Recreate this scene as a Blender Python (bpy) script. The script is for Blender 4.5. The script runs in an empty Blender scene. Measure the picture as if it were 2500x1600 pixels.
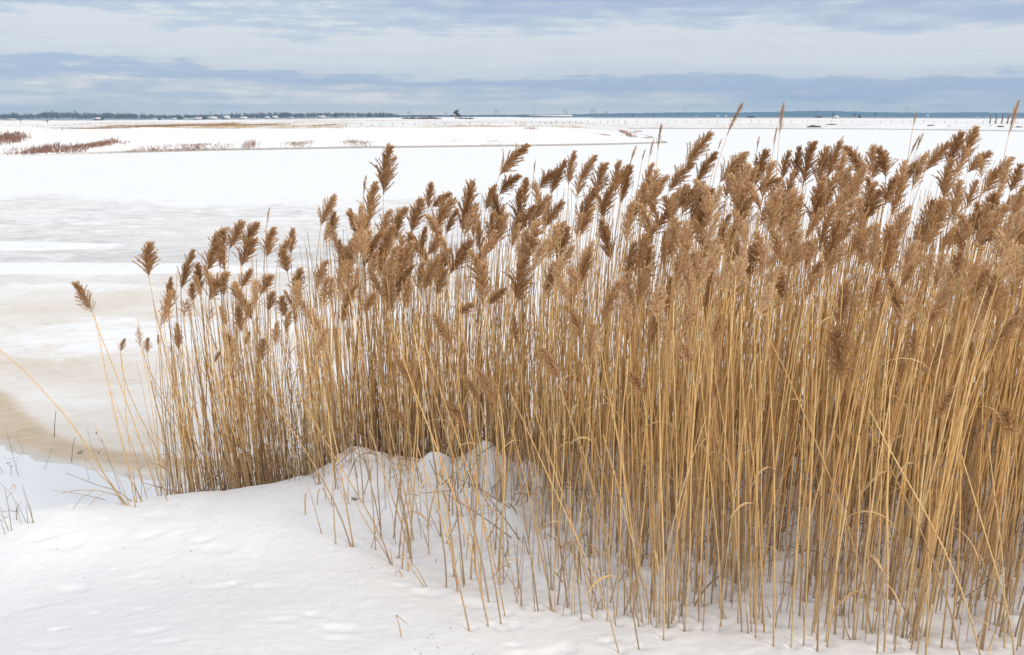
import bpy, math, random
import numpy as np
from mathutils import Vector, Matrix, Quaternion

random.seed(7)
RNG = np.random.default_rng(11)
S = bpy.context.scene
COL = S.collection

# ------------------------------------------------------------------ camera
CAM_H = 2.0
PITCH = math.radians(14.82)
F = 1962.0                      # focal length in pixels of the 2500 px wide photograph
cam = bpy.data.cameras.new('camera')
cam.sensor_width = 36.0
cam.lens = 36.0 * F / 2500.0
cam.clip_start = 0.05
cam.clip_end = 40000
camo = bpy.data.objects.new('camera', cam)
COL.objects.link(camo)
camo.location = (0, 0, CAM_H)
camo.rotation_euler = (math.pi / 2 - PITCH, 0, 0)
S.camera = camo

# ------------------------------------------------------------------ light
SUN = Vector((0.78, -0.48, 0.42)).normalized()
sun = bpy.data.lights.new('sun', 'SUN')
sun.energy = 2.2
sun.angle = math.radians(24)
sun.color = (1.0, 0.91, 0.78)
suno = bpy.data.objects.new('sun', sun)
COL.objects.link(suno)
suno.rotation_euler = SUN.to_track_quat('Z', 'Y').to_euler()

S.view_settings.view_transform = 'Standard'
S.view_settings.look = 'None'
S.view_settings.exposure = 0.08
S.view_settings.gamma = 1.0
S.view_settings.use_curve_mapping = False
S.render.engine = 'CYCLES'
S.cycles.max_bounces = 8
S.cycles.diffuse_bounces = 6
S.cycles.glossy_bounces = 2
S.cycles.transmission_bounces = 3
S.cycles.volume_bounces = 0
S.cycles.use_denoising = True
S.cycles.sample_clamp_indirect = 6.0


def nodes_of(idb):
    idb.use_nodes = True
    nt = idb.node_tree
    nt.nodes.clear()
    return nt


def N(nt, typ, **kw):
    n = nt.nodes.new(typ)
    for k, v in kw.items():
        if k == 'inp':
            for kk, vv in v.items():
                n.inputs[kk].default_value = vv
        else:
            setattr(n, k, v)
    return n


def math_n(nt, op, a, b=None, clamp=False):
    n = nt.nodes.new('ShaderNodeMath')
    n.operation = op
    n.use_clamp = clamp
    for i, v in enumerate((a, b)):
        if v is None:
            continue
        if isinstance(v, (int, float)):
            n.inputs[i].default_value = v
        else:
            nt.links.new(v, n.inputs[i])
    return n.outputs[0]


def ramp_n(nt, fac, stops, interp='LINEAR'):
    n = nt.nodes.new('ShaderNodeValToRGB')
    n.color_ramp.interpolation = interp
    el = n.color_ramp.elements
    while len(el) < len(stops):
        el.new(0.5)
    for e, (p, c) in zip(el, stops):
        e.position = p
        if isinstance(c, (int, float)):
            c = (c, c, c)
        e.color = (c[0], c[1], c[2], 1)
    if fac is not None:
        nt.links.new(fac, n.inputs[0])
    return n.outputs[0]


def mix_n(nt, fac, a, b, blend='MIX'):
    n = nt.nodes.new('ShaderNodeMix')
    n.data_type = 'RGBA'
    n.blend_type = blend
    for sock, v in ((n.inputs[0], fac), (n.inputs[6], a), (n.inputs[7], b)):
        if isinstance(v, (int, float)):
            sock.default_value = v
        elif isinstance(v, tuple):
            sock.default_value = (v[0], v[1], v[2], 1)
        else:
            nt.links.new(v, sock)
    return n.outputs[2]


def noise_n(nt, vec, scale, detail=4, rough=0.55, dist=0.0):
    n = nt.nodes.new('ShaderNodeTexNoise')
    n.inputs['Scale'].default_value = scale
    n.inputs['Detail'].default_value = detail
    n.inputs['Roughness'].default_value = rough
    n.inputs['Distortion'].default_value = dist
    if vec is not None:
        nt.links.new(vec, n.inputs['Vector'])
    return n.outputs[0]


def mapping_n(nt, vec, scale=(1, 1, 1), loc=(0, 0, 0), rot=(0, 0, 0)):
    n = nt.nodes.new('ShaderNodeMapping')
    n.inputs['Scale'].default_value = scale
    n.inputs['Location'].default_value = loc
    n.inputs['Rotation'].default_value = rot
    nt.links.new(vec, n.inputs['Vector'])
    return n.outputs[0]


def lin(r, g, b):
    return tuple(((c / 255) / 12.92 if c / 255 <= 0.04045 else ((c / 255 + 0.055) / 1.055) ** 2.4) for c in (r, g, b))


# ------------------------------------------------------------------ sky: clear sky under layered cloud
def build_world():
    w = bpy.data.worlds.new('World')
    S.world = w
    nt = nodes_of(w)
    L = nt.links
    out = N(nt, 'ShaderNodeOutputWorld')
    bg = N(nt, 'ShaderNodeBackground')
    bg.inputs['Strength'].default_value = 0.1
    L.new(bg.outputs[0], out.inputs[0])
    sky = N(nt, 'ShaderNodeTexSky')
    sky.sky_type = 'NISHITA'
    sky.sun_disc = False
    sky.sun_elevation = math.asin(SUN.z)
    sky.sun_rotation = math.atan2(SUN.x, SUN.y)
    tc = N(nt, 'ShaderNodeTexCoord')
    d = tc.outputs['Generated']
    sep = N(nt, 'ShaderNodeSeparateXYZ')
    L.new(d, sep.inputs[0])
    z = sep.outputs[2]
    # cloud sheets seen edge-on near the horizon: noise squeezed in height
    v1 = mapping_n(nt, d, (3.2, 3.2, 34), (0.3, 0.1, 0.0))
    n1 = noise_n(nt, v1, 1.0, 3, 0.5)
    v2 = mapping_n(nt, d, (17, 17, 80), (3.3, 1.1, 0.0))
    n2 = noise_n(nt, v2, 1.0, 7, 0.66)
    v3 = mapping_n(nt, d, (7, 7, 140), (8.3, 4.1, 2.0))
    n3 = noise_n(nt, v3, 1.0, 5, 0.55)
    # slope of the layers across the view
    e = math_n(nt, 'ADD', z, math_n(nt, 'MULTIPLY', math_n(nt, 'MULTIPLY', sep.outputs[0], 0.020), math_n(nt, 'MULTIPLY', z, 20.0, True)))
    amp = math_n(nt, 'MULTIPLY_ADD', z, 0.28)
    nt.nodes[-1].inputs[2].default_value = 0.005
    e = math_n(nt, 'ADD', e, math_n(nt, 'MULTIPLY', math_n(nt, 'SUBTRACT', n1, 0.5), math_n(nt, 'MULTIPLY', amp, 2.6)))
    e = math_n(nt, 'ADD', e, math_n(nt, 'MULTIPLY', math_n(nt, 'SUBTRACT', n2, 0.5), math_n(nt, 'MULTIPLY', amp, 2.6)))
    e = math_n(nt, 'ADD', e, math_n(nt, 'MULTIPLY', math_n(nt, 'SUBTRACT', n3, 0.5), math_n(nt, 'MULTIPLY', amp, 1.9)))
    x = math_n(nt, 'MULTIPLY', e, 5.0, True)       # 0..0.2 -> 0..1
    K = 1.0
    stops = [
        (0.00, (1.5, 1.2, 0.94)), (0.05, (1.15, 1.02, 0.90)), (0.105, lin(214, 215, 220)), (0.145, lin(182, 194, 214)),
        (0.17, lin(172, 187, 211)), (0.215, lin(177, 191, 213)), (0.245, lin(206, 211, 220)),
        (0.36, lin(216, 220, 226)), (0.46, lin(216, 220, 226)), (0.51, lin(196, 206, 220)),
        (0.61, lin(178, 192, 214)), (0.72, lin(168, 184, 209)), (1.00, lin(172, 186, 209)),
    ]
    low = ramp_n(nt, x, stops)
    # overhead: bright uneven stratus
    nh = noise_n(nt, mapping_n(nt, d, (2.5, 2.5, 5)), 1.0, 5, 0.55)
    hi = ramp_n(nt, nh, [(0.30, (0.67, 0.69, 0.74)), (0.70, (1.0, 1.0, 1.0))])
    up = ramp_n(nt, z, [(0.19, 0.0), (0.55, 1.0)])
    zen = ramp_n(nt, z, [(0.2, 1.0), (1.0, 1.0)])
    cl = mix_n(nt, up, low, hi)
    vm = N(nt, 'ShaderNodeVectorMath', operation='SCALE')
    L.new(cl, vm.inputs[0])
    # an overcast sky is up to three times as bright overhead as near the horizon
    gain = ramp_n(nt, z, [(0.0, 0.333), (0.16, 0.333), (0.9, 0.37)])
    L.new(math_n(nt, 'MULTIPLY', gain, 31.5), vm.inputs['Scale'])
    fin = mix_n(nt, 0.07, vm.outputs[0], sky.outputs[0])
    L.new(fin, bg.inputs['Color'])


build_world()


# ------------------------------------------------------------------ noise in numpy
def vnoise(x, y, seed=0):
    x = np.asarray(x, float); y = np.asarray(y, float)
    xi = np.floor(x).astype(np.int64); yi = np.floor(y).astype(np.int64)
    fx = x - xi; fy = y - yi
    fx = fx * fx * fx * (fx * (fx * 6 - 15) + 10)
    fy = fy * fy * fy * (fy * (fy * 6 - 15) + 10)

    def h(a, b):
        n = (a * 374761393 + b * 668265263 + seed * 1442695041) & 0xFFFFFFFF
        n = ((n ^ (n >> 13)) * 1274126177) & 0xFFFFFFFF
        return ((n ^ (n >> 16)) & 0xFFFF) / 65535.0
    a = h(xi, yi); b = h(xi + 1, yi); c = h(xi, yi + 1); d = h(xi + 1, yi + 1)
    return (a + (b - a) * fx) * (1 - fy) + (c + (d - c) * fx) * fy


def fbm(x, y, seed=0, octv=4, gain=0.5):
    s = 0; a = 1.0; t = 0
    for i in range(octv):
        s = s + a * vnoise(x * 2 ** i, y * 2 ** i, seed + i * 17)
        t += a; a *= gain
    return s / t


def sst(x, a=0.0, b=1.0):
    t = np.clip((np.asarray(x, float) - a) / (b - a), 0, 1)
    return t * t * (3 - 2 * t)


# ------------------------------------------------------------------ pixel <-> place
def ray(px, py):
    dx = (px - 1250) / F; dy = (800 - py) / F
    return np.array((dx, math.cos(PITCH) + math.sin(PITCH) * dy, -math.sin(PITCH) + math.cos(PITCH) * dy))


def at_depth(px, py, Y):
    r = ray(px, py)
    return np.array((0, 0, CAM_H)) + r * (Y / r[1])


def to_px(X, Y, Z):
    zc = (Z - CAM_H)
    fw = Y * math.cos(PITCH) - zc * math.sin(PITCH)
    upv = Y * math.sin(PITCH) + zc * math.cos(PITCH)
    return 1250 + F * X / fw, 800 - F * upv / fw


ICE_Z = -0.9
SH_X = [-60, -20, -9, -6.5, -4.69, -4.11, -3.63, -3.17, -2.79, -2.2, -1.4, 0, 2, 5, 10, 30, 60]
SH_Y = [22, 13, 9.0, 7.8, 6.84, 6.49, 6.29, 6.09, 5.97, 5.9, 6.1, 6.7, 7.2, 7.5, 8.2, 12, 20]
FS_X = [-400, -140, -70, -36.36, -27.46, -15.21, -4.08, 3.94, 12.81, 16.69, 30]
FS_Y = [10, 36, 47, 58.27, 66.05, 72.92, 76.67, 79.22, 83.65, 86.06, 92]
F2_X = [-300, 0, 27.26, 70.65, 91.2, 140, 300]
F2_Y = [200, 185, 177.7, 172.6, 147.3, 120, 60]
RG_X = [-3.4, -2.75, -2.57, -2.3, -2.11, -1.89, -1.6, -1.32, -1.06, -0.66, 0.0]
RG_Y = [3.7, 3.84, 3.86, 3.9, 3.97, 4.03, 4.06, 4.08, 4.18, 4.25, 4.2]


def bed_front(X):
    return np.interp(X, [-2.35, -1.9, -1.3, -1.1, -0.87, -0.45, -0.1, 0.4, 2.0, 4.0],
                     [4.40, 4.22, 4.15, 4.00, 3.60, 3.18, 2.92, 2.74, 2.48, 2.40])


def bed_back(X):
    return np.interp(X, [-2.3, -1.5, -0.5, 0.5, 2.0, 4.0], [4.75, 4.95, 5.35, 5.65, 5.8, 5.8])


PITS = [(random.uniform(-2.6, 2.8), random.uniform(2.4, 4.0), random.uniform(0.015, 0.05), random.uniform(0.5, 1.0),
         random.uniform(-0.6, 0.6)) for _ in range(70)]
LUMPS = [(-0.42, 4.12, 0.10, 0.10), (-0.10, 4.05, 0.13, 0.12), (-0.22, 3.85, 0.09, 0.05), (0.12, 4.15, 0.12, 0.09),
         (0.9, 3.85, 0.12, 0.10), (1.02, 3.70, 0.08, 0.07), (0.85, 3.62, 0.06, 0.05), (1.5, 3.5, 0.12, 0.07),
         (-0.9, 4.22, 0.14, 0.05), (-0.55, 3.75, 0.16, 0.03), (-0.30, 3.45, 0.12, 0.02)]
for _ in range(60):
    lx = random.uniform(-0.2, 3.4)
    LUMPS.append((lx, random.uniform(3.4, 5.2), random.uniform(0.06, 0.16), random.uniform(0.03, 0.11)))


def near_z(X, Y, fine=True):
    X = np.asarray(X, float); Y = np.asarray(Y, float)
    sh = np.interp(X, SH_X, SH_Y) + 0.10 * (vnoise(X * 0.9, X * 0 + 3.1, 4) - 0.5)
    t = sh - Y
    z = np.where(t > 0, ICE_Z + 0.90 * sst(t, -0.08, 2.45), ICE_Z - 0.35 * np.clip(-t, 0, 1))
    inn = sst(t, 0.1, 1.2)
    # the hollow at the left front
    z = z - 0.16 * sst(-X, 1.2, 3.2) * sst(Y, 7.0, 3.0) * inn
    z = z - 0.03 * sst(-X, -1.5, 2.5) * sst(Y, 3.9, 3.2)
    z = z + sst(Y, 3.55, 1.6) * (0.20 + 0.24 * sst(-X, -0.8, 1.2))  # rise towards the camera, shaped to turn the front snow from the sun
    # wind drift: long front, steep lee
    ry = np.interp(X, RG_X, RG_Y)
    dd = Y - ry
    k = np.where(dd < 0, np.exp(-(dd / 0.75) ** 2), np.exp(-(dd / 0.24) ** 2))
    a = np.interp(X, [-4, -3, -2.3, -1.6, -1.15, -0.9, -0.3, 0.3], [0.05, 0.08, 0.10, 0.06, 0.10, 0.15, 0.08, 0.0])
    z = z - 0.09 * sst(dd, 0.02, 0.40) * sst(-X, 1.0, 1.6) * inn
    z = z + a * k
    # second soft crest nearer the camera on the left
    dy2 = Y - (3.62 + 0.22 * (X + 2.6))
    z = z + 0.055 * np.exp(-(np.where(dy2 < 0, dy2 / 0.6, dy2 / 0.28)) ** 2) * sst(-X, 1.9, 2.5)
    z = z + 0.05 * (fbm(X * 0.8, Y * 0.8, 3, 3) - 0.5) * inn
    z = z + 0.014 * (fbm(X * 2.6 + 5, Y * 3.2, 9, 3) - 0.5) * inn
    bed = sst(Y - bed_front(X), -0.1, 0.5) * sst(X, -2.4, -1.6) * inn
    z = z + bed * 0.10 * (fbm(X * 5, Y * 6, 21, 3) - 0.45)
    for lx, ly, lr, lh in LUMPS:
        r2 = ((X - lx) ** 2 + ((Y - ly) * 1.15) ** 2) / (lr * lr)
        z = z + lh * np.exp(-r2 ** 1.4) * (r2 < 6)
    if fine:
        fade = inn * sst(Y, 9, 5)
        wx = X * 5.5 + 1.5 * vnoise(X * 1.3, Y * 1.3, 31)
        z = z + fade * 0.0045 * (fbm(wx * 0.8, Y * 9, 41, 4, 0.55) - 0.5)
        crust = sst(fbm(X * 1.4, Y * 2.2, 77, 3), 0.42, 0.62)
        z = z + fade * crust * 0.005 * (fbm(X * 13 + 2 * vnoise(X * 3, Y * 3, 5), Y * 34, 57, 3, 0.6) - 0.5)
        z = z + fade * 0.006 * (fbm(X * 40, Y * 40, 91, 2) - 0.5)
        for qx, qy, qr, qd, qa in PITS:
            m = (np.abs(X - qx) < 0.2) & (np.abs(Y - qy) < 0.2)
            if m.any():
                u = (X[m] - qx) * math.cos(qa) + (Y[m] - qy) * math.sin(qa)
                v = -(X[m] - qx) * math.sin(qa) + (Y[m] - qy) * math.cos(qa)
                r2 = (u / (qr * 1.5)) ** 2 + (v / (qr * 0.8)) ** 2
                z[m] = z[m] - 0.011 * qd * np.exp(-r2 ** 1.6) + 0.001 * qd * np.exp(-((np.sqrt(r2) - 1.5) / 0.4) ** 2)
    return z


def far_z(X, Y):
    X = np.asarray(X, float); Y = np.asarray(Y, float)
    wob = 1.6 * (vnoise(X * 0.12, X * 0 + 1.3, 8) - 0.5)
    d1 = Y - np.interp(X, FS_X, FS_Y) + wob
    tip = 16.5 + (Y - 88) * 0.10 + 3 * (vnoise(Y * 0.1, Y * 0, 5) - 0.5)
    d1 = np.minimum(d1, (tip - X) * 0.9)
    d2 = Y - np.interp(X, F2_X, F2_Y) + 3 * (vnoise(X * 0.05, X * 0 + 7.3, 6) - 0.5)
    u = X / np.maximum(Y, 1)
    def prof(d, h, w):
        b = ICE_Z + 0.13 + (h - 0.05) * (0.2 * sst(d, 0.3, 2.0) + 0.8 * sst(d, 1.0, w))
        return np.where(d > 0, b, ICE_Z - 0.5)
    h1 = 1.55 - 0.4 * sst(X, -5, 14)
    z = np.maximum(prof(d1, h1 + 0.5 * (fbm(X * 0.05, Y * 0.05, 14, 3) - 0.5), 13), prof(d2, 0.85, 12))
    land = sst(np.maximum(d1, d2), 4, 20)
    z = z + land * (0.35 * (fbm(X * 0.07, Y * 0.07, 33, 4) - 0.5) + 0.15 * (fbm(X * 0.4, Y * 0.4, 35, 2) - 0.5))
    # the marsh sinks slowly away from the river, more on the left
    fall = (1.0 + 6.0 * sst(-u, 0.05, 0.5)) * sst(np.maximum(Y - 110, 0), 0, 900) + 11.0 * sst(Y, 500, 5200)
    fall = fall + 4.0 * sst(u, 0.35, 0.7) * sst(Y, 300, 2400)
    z = z - fall
    # hump at the far left
    z = z + 0.55 * np.exp(-((X + 41) / 5.5) ** 2 - ((Y - 66) / 6) ** 2)
    return z


NEAR = {}


def near_at(x, y):
    """height of the finished snow bank, read off its grid"""
    xs, ys, Z = NEAR['xs'], NEAR['ys'], NEAR['Z']
    x = np.asarray(x, float); y = np.asarray(y, float)
    i = np.clip(np.searchsorted(xs, x) - 1, 0, len(xs) - 2); j = np.clip(np.searchsorted(ys, y) - 1, 0, len(ys) - 2)
    u = np.clip((x - xs[i]) / (xs[i + 1] - xs[i]), 0, 1); v = np.clip((y - ys[j]) / (ys[j + 1] - ys[j]), 0, 1)
    return (Z[j, i] * (1 - u) + Z[j, i + 1] * u) * (1 - v) + (Z[j + 1, i] * (1 - u) + Z[j + 1, i + 1] * u) * v


def hit(px, py, fn, ys):
    r = ray(px, py)
    P = np.array((0, 0, CAM_H))[None] + r[None] * (ys / r[1])[:, None]
    g = fn(P[:, 0], P[:, 1])
    k = np.nonzero(P[:, 2] <= g)[0]
    if not len(k):
        return None
    k = k[0]
    return np.array((P[k, 0], P[k, 1], g[k]))


YS_NEAR = np.geomspace(1.8, 14, 1400)
YS_FAR = np.geomspace(46, 3000, 1500)


def near_hit(px, py):
    p = hit(px, py, near_at, YS_NEAR)
    return p if p is not None else at_depth(px, py, 6.0)


def far_hit(px, py):
    p = hit(px, py, far_z, YS_FAR)
    return p if p is not None else at_depth(px, py, 1500)


# ------------------------------------------------------------------ mesh builder
class MB:
    def __init__(self):
        self.V = []; self.Q = []; self.T = []; self.A = {}; self.n = 0; self.qm = []; self.tm = []

    def add(self, V, Q=None, T=None, mat=0, **attrs):
        V = np.asarray(V, np.float32).reshape(-1, 3)
        if Q is not None and len(Q):
            Q = np.asarray(Q, np.int64).reshape(-1, 4)
            self.Q.append(Q + self.n); self.qm.append(np.full(len(Q), mat, np.int32))
        if T is not None and len(T):
            T = np.asarray(T, np.int64).reshape(-1, 3)
            self.T.append(T + self.n); self.tm.append(np.full(len(T), mat, np.int32))
        for k, v in attrs.items():
            self.A.setdefault(k, []).append((self.n, np.broadcast_to(np.asarray(v, np.float32), (len(V),)).copy()))
        self.V.append(V)
        self.n += len(V)

    def mesh(self, name, mats, smooth=False):
        V = np.concatenate(self.V) if self.V else np.zeros((0, 3), np.float32)
        Q = np.concatenate(self.Q) if self.Q else np.zeros((0, 4), np.int64)
        T = np.concatenate(self.T) if self.T else np.zeros((0, 3), np.int64)
        m = bpy.data.meshes.new(name)
        m.vertices.add(len(V)); m.vertices.foreach_set('co', V.ravel())
        nl = Q.size + T.size
        m.loops.add(nl)
        m.loops.foreach_set('vertex_index', np.concatenate([Q.ravel(), T.ravel()]).astype(np.int32))
        m.polygons.add(len(Q) + len(T))
        st = np.concatenate([np.arange(len(Q)) * 4, Q.size + np.arange(len(T)) * 3]).astype(np.int32)
        m.polygons.foreach_set('loop_start', st)
        mi = np.concatenate(self.qm + self.tm) if (self.qm or self.tm) else np.zeros(0, np.int32)
        for mt in (mats if isinstance(mats, (list, tuple)) else [mats]):
            m.materials.append(mt)
        m.polygons.foreach_set('material_index', mi.astype(np.int32))
        if smooth:
            m.polygons.foreach_set('use_smooth', np.ones(len(Q) + len(T), bool))
        for k, lst in self.A.items():
            arr = np.zeros(len(V), np.float32)
            for o, v in lst:
                arr[o:o + len(v)] = v
            at = m.attributes.new(k, 'FLOAT', 'POINT')
            at.data.foreach_set('value', arr)
        m.update(calc_edges=True)
        m.validate()
        return m

    def obj(self, name, mats, parent=None, smooth=False, loc=None):
        o = bpy.data.objects.new(name, self.mesh(name, mats, smooth))
        COL.objects.link(o)
        if parent is not None:
            o.parent = parent
        if loc is not None:
            o.location = loc
        return o


def tag(o, label=None, cat=None, group=None, kind=None):
    if label: o['label'] = label
    if cat: o['category'] = cat
    if group: o['group'] = group
    if kind: o['kind'] = kind
    return o


def empty(name, loc, label=None, cat=None, group=None):
    o = bpy.data.objects.new(name, None)
    o.empty_display_size = 0.05
    o.location = loc
    COL.objects.link(o)
    return tag(o, label, cat, group)


def tube(mb, P, R, sides=5, mat=0, cap=False, **attrs):
    """tapered tube along the points P (n,3) with radii R (n)"""
    P = np.asarray(P, float); n = len(P)
    R = np.broadcast_to(np.asarray(R, float), (n,))
    T = np.gradient(P, axis=0)
    T /= np.maximum(np.linalg.norm(T, axis=1, keepdims=True), 1e-9)
    ref = np.array((1.0, 0.13, 0.07)) if abs(T[n // 2][0]) < 0.8 else np.array((0.1, 1.0, 0.05))
    U = np.cross(T, ref); U /= np.linalg.norm(U, axis=1, keepdims=True)
    W = np.cross(T, U)
    a = np.arange(sides) * 2 * math.pi / sides
    V = P[:, None, :] + R[:, None, None] * (np.cos(a)[None, :, None] * U[:, None, :] + np.sin(a)[None, :, None] * W[:, None, :])
    i = np.arange(n - 1)[:, None]; j = np.arange(sides)[None, :]
    j2 = (j + 1) % sides
    Q = np.stack([i * sides + j + 0 * j2, i * sides + j2, (i + 1) * sides + j2, (i + 1) * sides + j], -1).reshape(-1, 4)
    ex = {}
    for k, v in attrs.items():
        v = np.asarray(v, float)
        ex[k] = np.repeat(v, sides) if v.ndim == 1 and len(v) == n else v
    Tt = None
    if cap:
        Tt = [((n - 1) * sides, (n - 1) * sides + q, (n - 1) * sides + q + 1) for q in range(1, sides - 1)]
    mb.add(V.reshape(-1, 3), Q, Tt, mat, **ex)


def boxv(mb, c, s, mat=0, rotz=0.0, **attrs):
    x, y, z = s[0] / 2, s[1] / 2, s[2] / 2
    V = np.array([(-x, -y, -z), (x, -y, -z), (x, y, -z), (-x, y, -z), (-x, -y, z), (x, -y, z), (x, y, z), (-x, y, z)])
    ca, sa = math.cos(rotz), math.sin(rotz)
    V = V @ np.array([(ca, sa, 0), (-sa, ca, 0), (0, 0, 1)]) + np.asarray(c)
    Q = [(0, 3, 2, 1), (4, 5, 6, 7), (0, 1, 5, 4), (1, 2, 6, 5), (2, 3, 7, 6), (3, 0, 4, 7)]
    mb.add(V, Q, None, mat, **attrs)


def ribbon(mb, P, Wd, side, mat=0, **attrs):
    P = np.asarray(P, float); n = len(P)
    Wd = np.broadcast_to(np.asarray(Wd, float), (n,))
    side = np.asarray(side, float)
    if side.ndim == 1:
        side = np.repeat(side[None], n, 0)
    V = np.concatenate([P - side * Wd[:, None] / 2, P + side * Wd[:, None] / 2])
    i = np.arange(n - 1)
    Q = np.stack([i, i + 1, n + i + 1, n + i], -1)
    mb.add(V, Q, None, mat, **attrs)


# ------------------------------------------------------------------ materials
def principled(name):
    m = bpy.data.materials.new(name)
    nt = nodes_of(m)
    out = N(nt, 'ShaderNodeOutputMaterial')
    b = N(nt, 'ShaderNodeBsdfPrincipled')
    nt.links.new(b.outputs[0], out.inputs[0])
    return m, nt, b, out


def attr_n(nt, name):
    n = N(nt, 'ShaderNodeAttribute', attribute_name=name)
    return n.outputs['Fac']


def mat_snow(name, far=False):
    m, nt, b, out = principled(name)
    L = nt.links
    tc = N(nt, 'ShaderNodeTexCoord')
    o = tc.outputs['Object']
    if not far:
        n1 = noise_n(nt, mapping_n(nt, o, (0.9, 1.6, 1)), 1.0, 5, 0.6)
        n2 = noise_n(nt, mapping_n(nt, o, (14, 30, 14)), 1.0, 4, 0.6)
        c = ramp_n(nt, n1, [(0.3, (0.84, 0.857, 0.88)), (0.7, (0.885, 0.89, 0.90))])
        # grit and wind-packed dirt, a little darker
        g = ramp_n(nt, n2, [(0.66, 0.0), (0.80, 0.35)])
        gm = ramp_n(nt, noise_n(nt, mapping_n(nt, o, (0.8, 1.5, 1), (4, 2, 0)), 1.0, 3, 0.5), [(0.45, 0.0), (0.65, 1.0)])
        c = mix_n(nt, math_n(nt, 'MULTIPLY', g, gm), c, (0.60, 0.62, 0.66))
        b.inputs['Roughness'].default_value = 0.62
        bn = N(nt, 'ShaderNodeBump')
        bn.inputs['Strength'].default_value = 0.8
        bn.inputs['Distance'].default_value = 0.005
        L.new(noise_n(nt, mapping_n(nt, o, (55, 90, 60)), 1.0, 6, 0.75), bn.inputs['Height'])
        L.new(bn.outputs[0], b.inputs['Normal'])
    else:
        st = attr_n(nt, 'grass')
        n1 = noise_n(nt, mapping_n(nt, o, (0.10, 0.8, 1)), 1.0, 5, 0.62)
        n2 = noise_n(nt, mapping_n(nt, o, (1.2, 1.2, 1)), 1.0, 4, 0.65)
        c = ramp_n(nt, n1, [(0.3, (0.85, 0.865, 0.89)), (0.7, (0.89, 0.895, 0.905))])
        f = math_n(nt, 'MULTIPLY', st, ramp_n(nt, n2, [(0.40, 0.0), (0.62, 1.0)]))
        c = mix_n(nt, f, c, (0.42, 0.30, 0.17))
        c = mix_n(nt, attr_n(nt, 'foot'), c, (0.40, 0.37, 0.34))
        b.inputs['Roughness'].default_value = 0.7
    b.inputs['Specular IOR Level'].default_value = 0.25
    L.new(c, b.inputs['Base Color'])
    return m


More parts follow.
